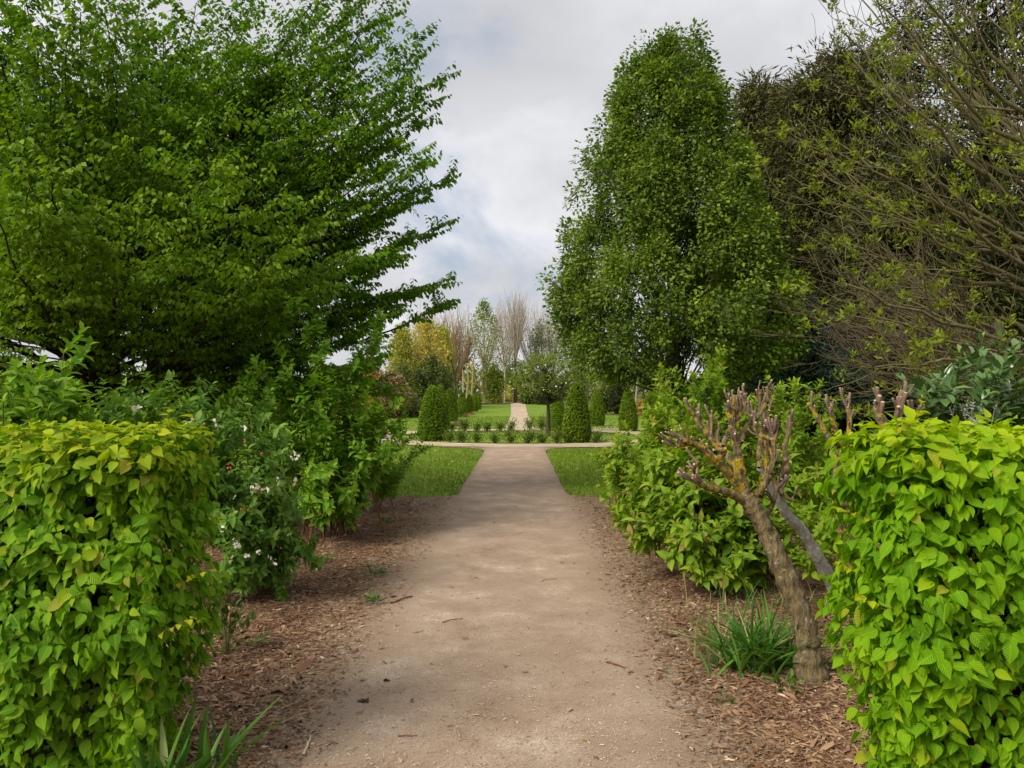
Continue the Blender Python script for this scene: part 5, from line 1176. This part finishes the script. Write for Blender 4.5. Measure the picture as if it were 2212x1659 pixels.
p_ = cc[kk] + np.stack([np.cos(a_), np.sin(a_), 0 * a_], -1) * (wk * np.sqrt(rng.random(n_)))[:, None] + rng.normal(0, .25, (n_, 3)); 
part('crown', G().leaves('lo', p_, rng.normal(0, 1, (n_, 3)), rng.normal(0, 1, (n_, 3)) + [0, 0, .5], .30), M['green'], st, kind='stuff')
# old cut stems to its left
b = ground_at(1012, 884)
pk = thing('pollard_tree', 'crooked moss covered cut stems among the far cones', 'tree', b); Yb = b[1]; g = G()
for pl in ([(1008, 884), (1009, 850), (1012, 820), (1008, 795), (1003, 788)], [(1015, 884), (1020, 840), (1022, 800), (1023, 775)], [(1022, 800), (1016, 790), (1006, 786)], [(1009, 830), (1002, 818), (1000, 800)]):
    limb(g, [at(u, v, Yb) for u, v in pl], .15, .10, 0, 6)
part('branches', g, M['barkyellow'], pk, smooth=True)
b = ground_at(985, 882)
pk = thing('pollard_tree', 'pale lopped trunk with two stubs right of the dark evergreen', 'tree', b); Yb = b[1]; g = G()
for pl in ([(985, 882), (985, 840), (982, 810), (975, 775)], [(983, 810), (990, 790), (993, 770)], [(975, 778), (968, 772), (966, 768)]):
    limb(g, [at(u, v, Yb) for u, v in pl], .15, .09, 0, 6)
part('branches', g, M['barkgreen'], pk, smooth=True)
# trunk standing in the middle beyond the path end
b = ground_at(1113, 867)
crown_tree('lime_tree', 'straight trunked tree with fresh green leaves beyond the end of the far path', b, 7.2, .30, prof_tab([(0, 1.2), (.3, 2.6), (.7, 2.4), (1, .6)]), 90, 30, .28, 'lo', M['green'], M['barkyellow'], .7, 2.6, up=.2)
far_tree('golden_tree', 'tallest golden leafed tree left of the far path', 920, 84, 688, 120, 'gold', 'twig', .26, .12, 330, 34, cl=.75, cat='tree', drooping=0, up=.8, prof=[(0, .9), (.3, 1), (.6, .9), (.85, .6), (1, .2)])
far_tree('golden_tree', 'yellow green tree at the left end of the golden group', 868, 82, 705, 80, 'goldgreen', 'twig', .26, .12, 260, 32, cl=.75, drooping=0, up=.8, prof=[(0, .9), (.3, 1), (.6, .9), (.85, .6), (1, .2)])
far_tree('golden_tree', 'amber tinted tree at the right end of the golden group', 955, 88, 706, 66, 'goldgreen', 'twig', .26, .12, 220, 32, cl=.75, drooping=0, up=.8, prof=[(0, .9), (.3, 1), (.6, .9), (.85, .6), (1, .2)])
far_tree('evergreen_bush', 'dark rounded evergreen in front of the golden trees', 935, 70, 775, 110, 'darkgreen', 'barkdark', .22, .05, 280, 36, cl=.6, cat='bush', prof=[(0, .9), (.4, 1), (.7, .85), (.9, .5), (1, .2)])
far_tree('evergreen_bush', 'mossy green bush between the dark evergreen and the hornbeam branches', 870, 68, 790, 95, 'olive', 'barkdark', .22, .05, 240, 34, cl=.6, cat='bush')
far_tree('amber_shrub', 'bright amber shrub seen between the low hornbeam branches', 800, 60, 780, 100, 'orange', 'russet', .2, .05, 190, 34, cl=.5, cat='bush')
far_tree('amber_shrub', 'pinkish brown twiggy shrub left of the dark evergreen', 845, 56, 806, 95, 'russet', 'russet', .2, .05, 190, 34, cl=.5, cat='bush')
far_tree('amber_shrub', 'yellow orange low shrub left behind the tall leafy shrub', 765, 50, 845, 90, 'orange', 'russet', .18, .05, 120, 30, cl=.4, cat='bush')
far_tree('evergreen_bush', 'brown green hedge like bush on the far side of the left lawn', 850, 58, 838, 130, 'olive', 'barkdark', .2, .02, 200, 34, cl=.5, cat='bush')
far_tree('evergreen_bush', 'dark bush on the far side of the left lawn near the cones', 893, 60, 845, 60, 'darkgreen', 'barkdark', .2, .02, 120, 34, cl=.4, cat='bush')
for q, (u, Y, vt, wp, mt, lab) in enumerate([(700, 62, 800, 160, 'olive', 'olive bush behind the left shrubs'), (560, 60, 800, 180, 'darkgreen', 'dark bush deep behind the hornbeam'), (400, 55, 790, 200, 'olive', 'bush behind the hornbeam trunk'), (200, 50, 790, 220, 'darkgreen', 'dark bush at the left far behind the hornbeam'), (20, 46, 780, 240, 'darkgreen', 'dark bush at the far left edge')]):
    far_tree('evergreen_bush', lab, u, Y, vt, wp, mt, 'barkdark', .24, .02, 170, 34, cl=.7, cat='bush')
# right of the far path
far_tree('hazel_bush', 'fresh green bushy tree right behind the pollard by the far path', 1068, 106, 790, 55, 'green', 'bark', .3, .05, 130, 32, cl=.7, cat='bush')
far_tree('olive_tree', 'yellow olive tree right of the tall bare tree', 1170, 112, 690, 80, 'olive', 'twig', .26, .25, 150, 26, cl=.9)
far_tree('evergreen_bush', 'dark leaved shrub at the right end of the far path', 1142, 101, 842, 50, 'darkgreen', 'barkdark', .28, .02, 110, 34, cl=.5, cat='bush')
far_tree('evergreen_bush', 'dark leaved shrub behind the thin trunk right of the far path', 1175, 99, 840, 46, 'darkgreen', 'barkdark', .28, .02, 100, 34, cl=.5, cat='bush')
far_tree('hazel_bush', 'light green willow like tree beyond the cones under the pear tree', 1320, 78, 770, 60, 'green', 'bark', .22, .3, 150, 30, cl=.6)
far_tree('hazel_bush', 'bright green tree under the low branches of the pear tree', 1400, 72, 765, 90, 'green', 'bark', .22, .45, 170, 30, cl=.6)
far_tree('olive_tree', 'olive green tree between the largest cone and the pear tree', 1262, 92, 745, 70, 'olive', 'bark', .24, .3, 130, 26, cl=.7)
far_tree('evergreen_bush', 'very dark rounded shrub behind the two right hand cones', 1340, 67, 836, 66, 'conifer', 'barkdark', .2, .02, 150, 36, cl=.4, cat='bush')
far_tree('evergreen_bush', 'dark olive shrub left of the very dark shrub', 1300, 68, 842, 50, 'darkgreen', 'barkdark', .2, .02, 110, 34, cl=.4, cat='bush')
far_tree('evergreen_bush', 'dark green shrub behind the rightmost cone', 1425, 64, 838, 90, 'darkgreen', 'barkdark', .2, .02, 140, 34, cl=.4, cat='bush')
far_tree('amber_shrub', 'small orange shrub between the two right hand cones', 1383, 55, 858, 22, 'orange', 'russet', .14, .02, 30, 26, cl=.2, cat='bush')
far_tree('reed_bed', 'pale reeds glowing beyond the end of the far path', 1095, 150, 830, 90, 'gold', 'twig', .5, .02, 90, 24, cl=.9, cat='reeds', prof=[(0, 1), (1, 1)])
far_tree('hazel_bush', 'sunlit yellow green bush beyond the reeds', 1125, 140, 815, 60, 'goldgreen', 'twig', .4, .05, 90, 24, cl=.9, cat='bush')
for k, (u, Y) in enumerate([(1268, 74), (1282, 78), (1300, 72), (1372, 70), (1388, 74), (1415, 68), (1436, 66), (1450, 70)]):
    b = at(u, 900, Y); b[2] = float(gz(b[0], Y)); r_ = thing('slender_tree', ['thin trunk right of the largest cone', 'second thin trunk right of the largest cone', 'thin trunk behind the second cone from the right bed', 'pale leaning thin trunk left of the dark shrub', 'thin trunk right of the solitary cone', 'thin trunk behind the rightmost cone', 'thin trunk left of the pear trunk', 'thin trunk beside the pear trunk'][k], 'tree', b, 'slender trees under the pear tree')
    tp = b + [rng.normal(0, .4), 0, 5.0]; part('trunk', G().tubes(bez(b, (b + tp) / 2 + [rng.normal(0, .15), 0, 0], tp, 7), np.linspace(.10, .05, 7), 6), M['twig'] if k == 3 else M['bark'], r_)
    n_ = 260; q_ = b + np.stack([rng.normal(0, .9, n_), rng.normal(0, .9, n_), rng.uniform(2.6, 5.6, n_)], -1); part('crown', G().leaves('lo', q_, rng.normal(0, 1, (n_, 3)), rng.normal(0, 1, (n_, 3)) + [0, 0, .5], .22), M['green'], r_, kind='stuff')
# belt of woodland far beyond that closes the horizon
n_ = 16000; a_ = rng.uniform(-.75, .75, n_); Yw = rng.uniform(165, 200, n_); xw = a_ * Yw; top = 5.5 + 2.2 * noise2(xw, 0 * xw, 7., 41) + 1.2 * noise2(xw, 0 * xw, 2.3, 42)
p_ = np.stack([xw, Yw, .6 + top * rng.random(n_) ** .8], -1)
single('far_woodland', G().leaves('lo', p_, rng.normal(0, 1, (n_, 3)), rng.normal(0, 1, (n_, 3)) + [0, 0, .4], 1.5 * rng.uniform(.6, 1.3, n_)), M['olive'], kind='stuff')
print('triangles', sum(len(m.polygons) for m in bpy.data.meshes))
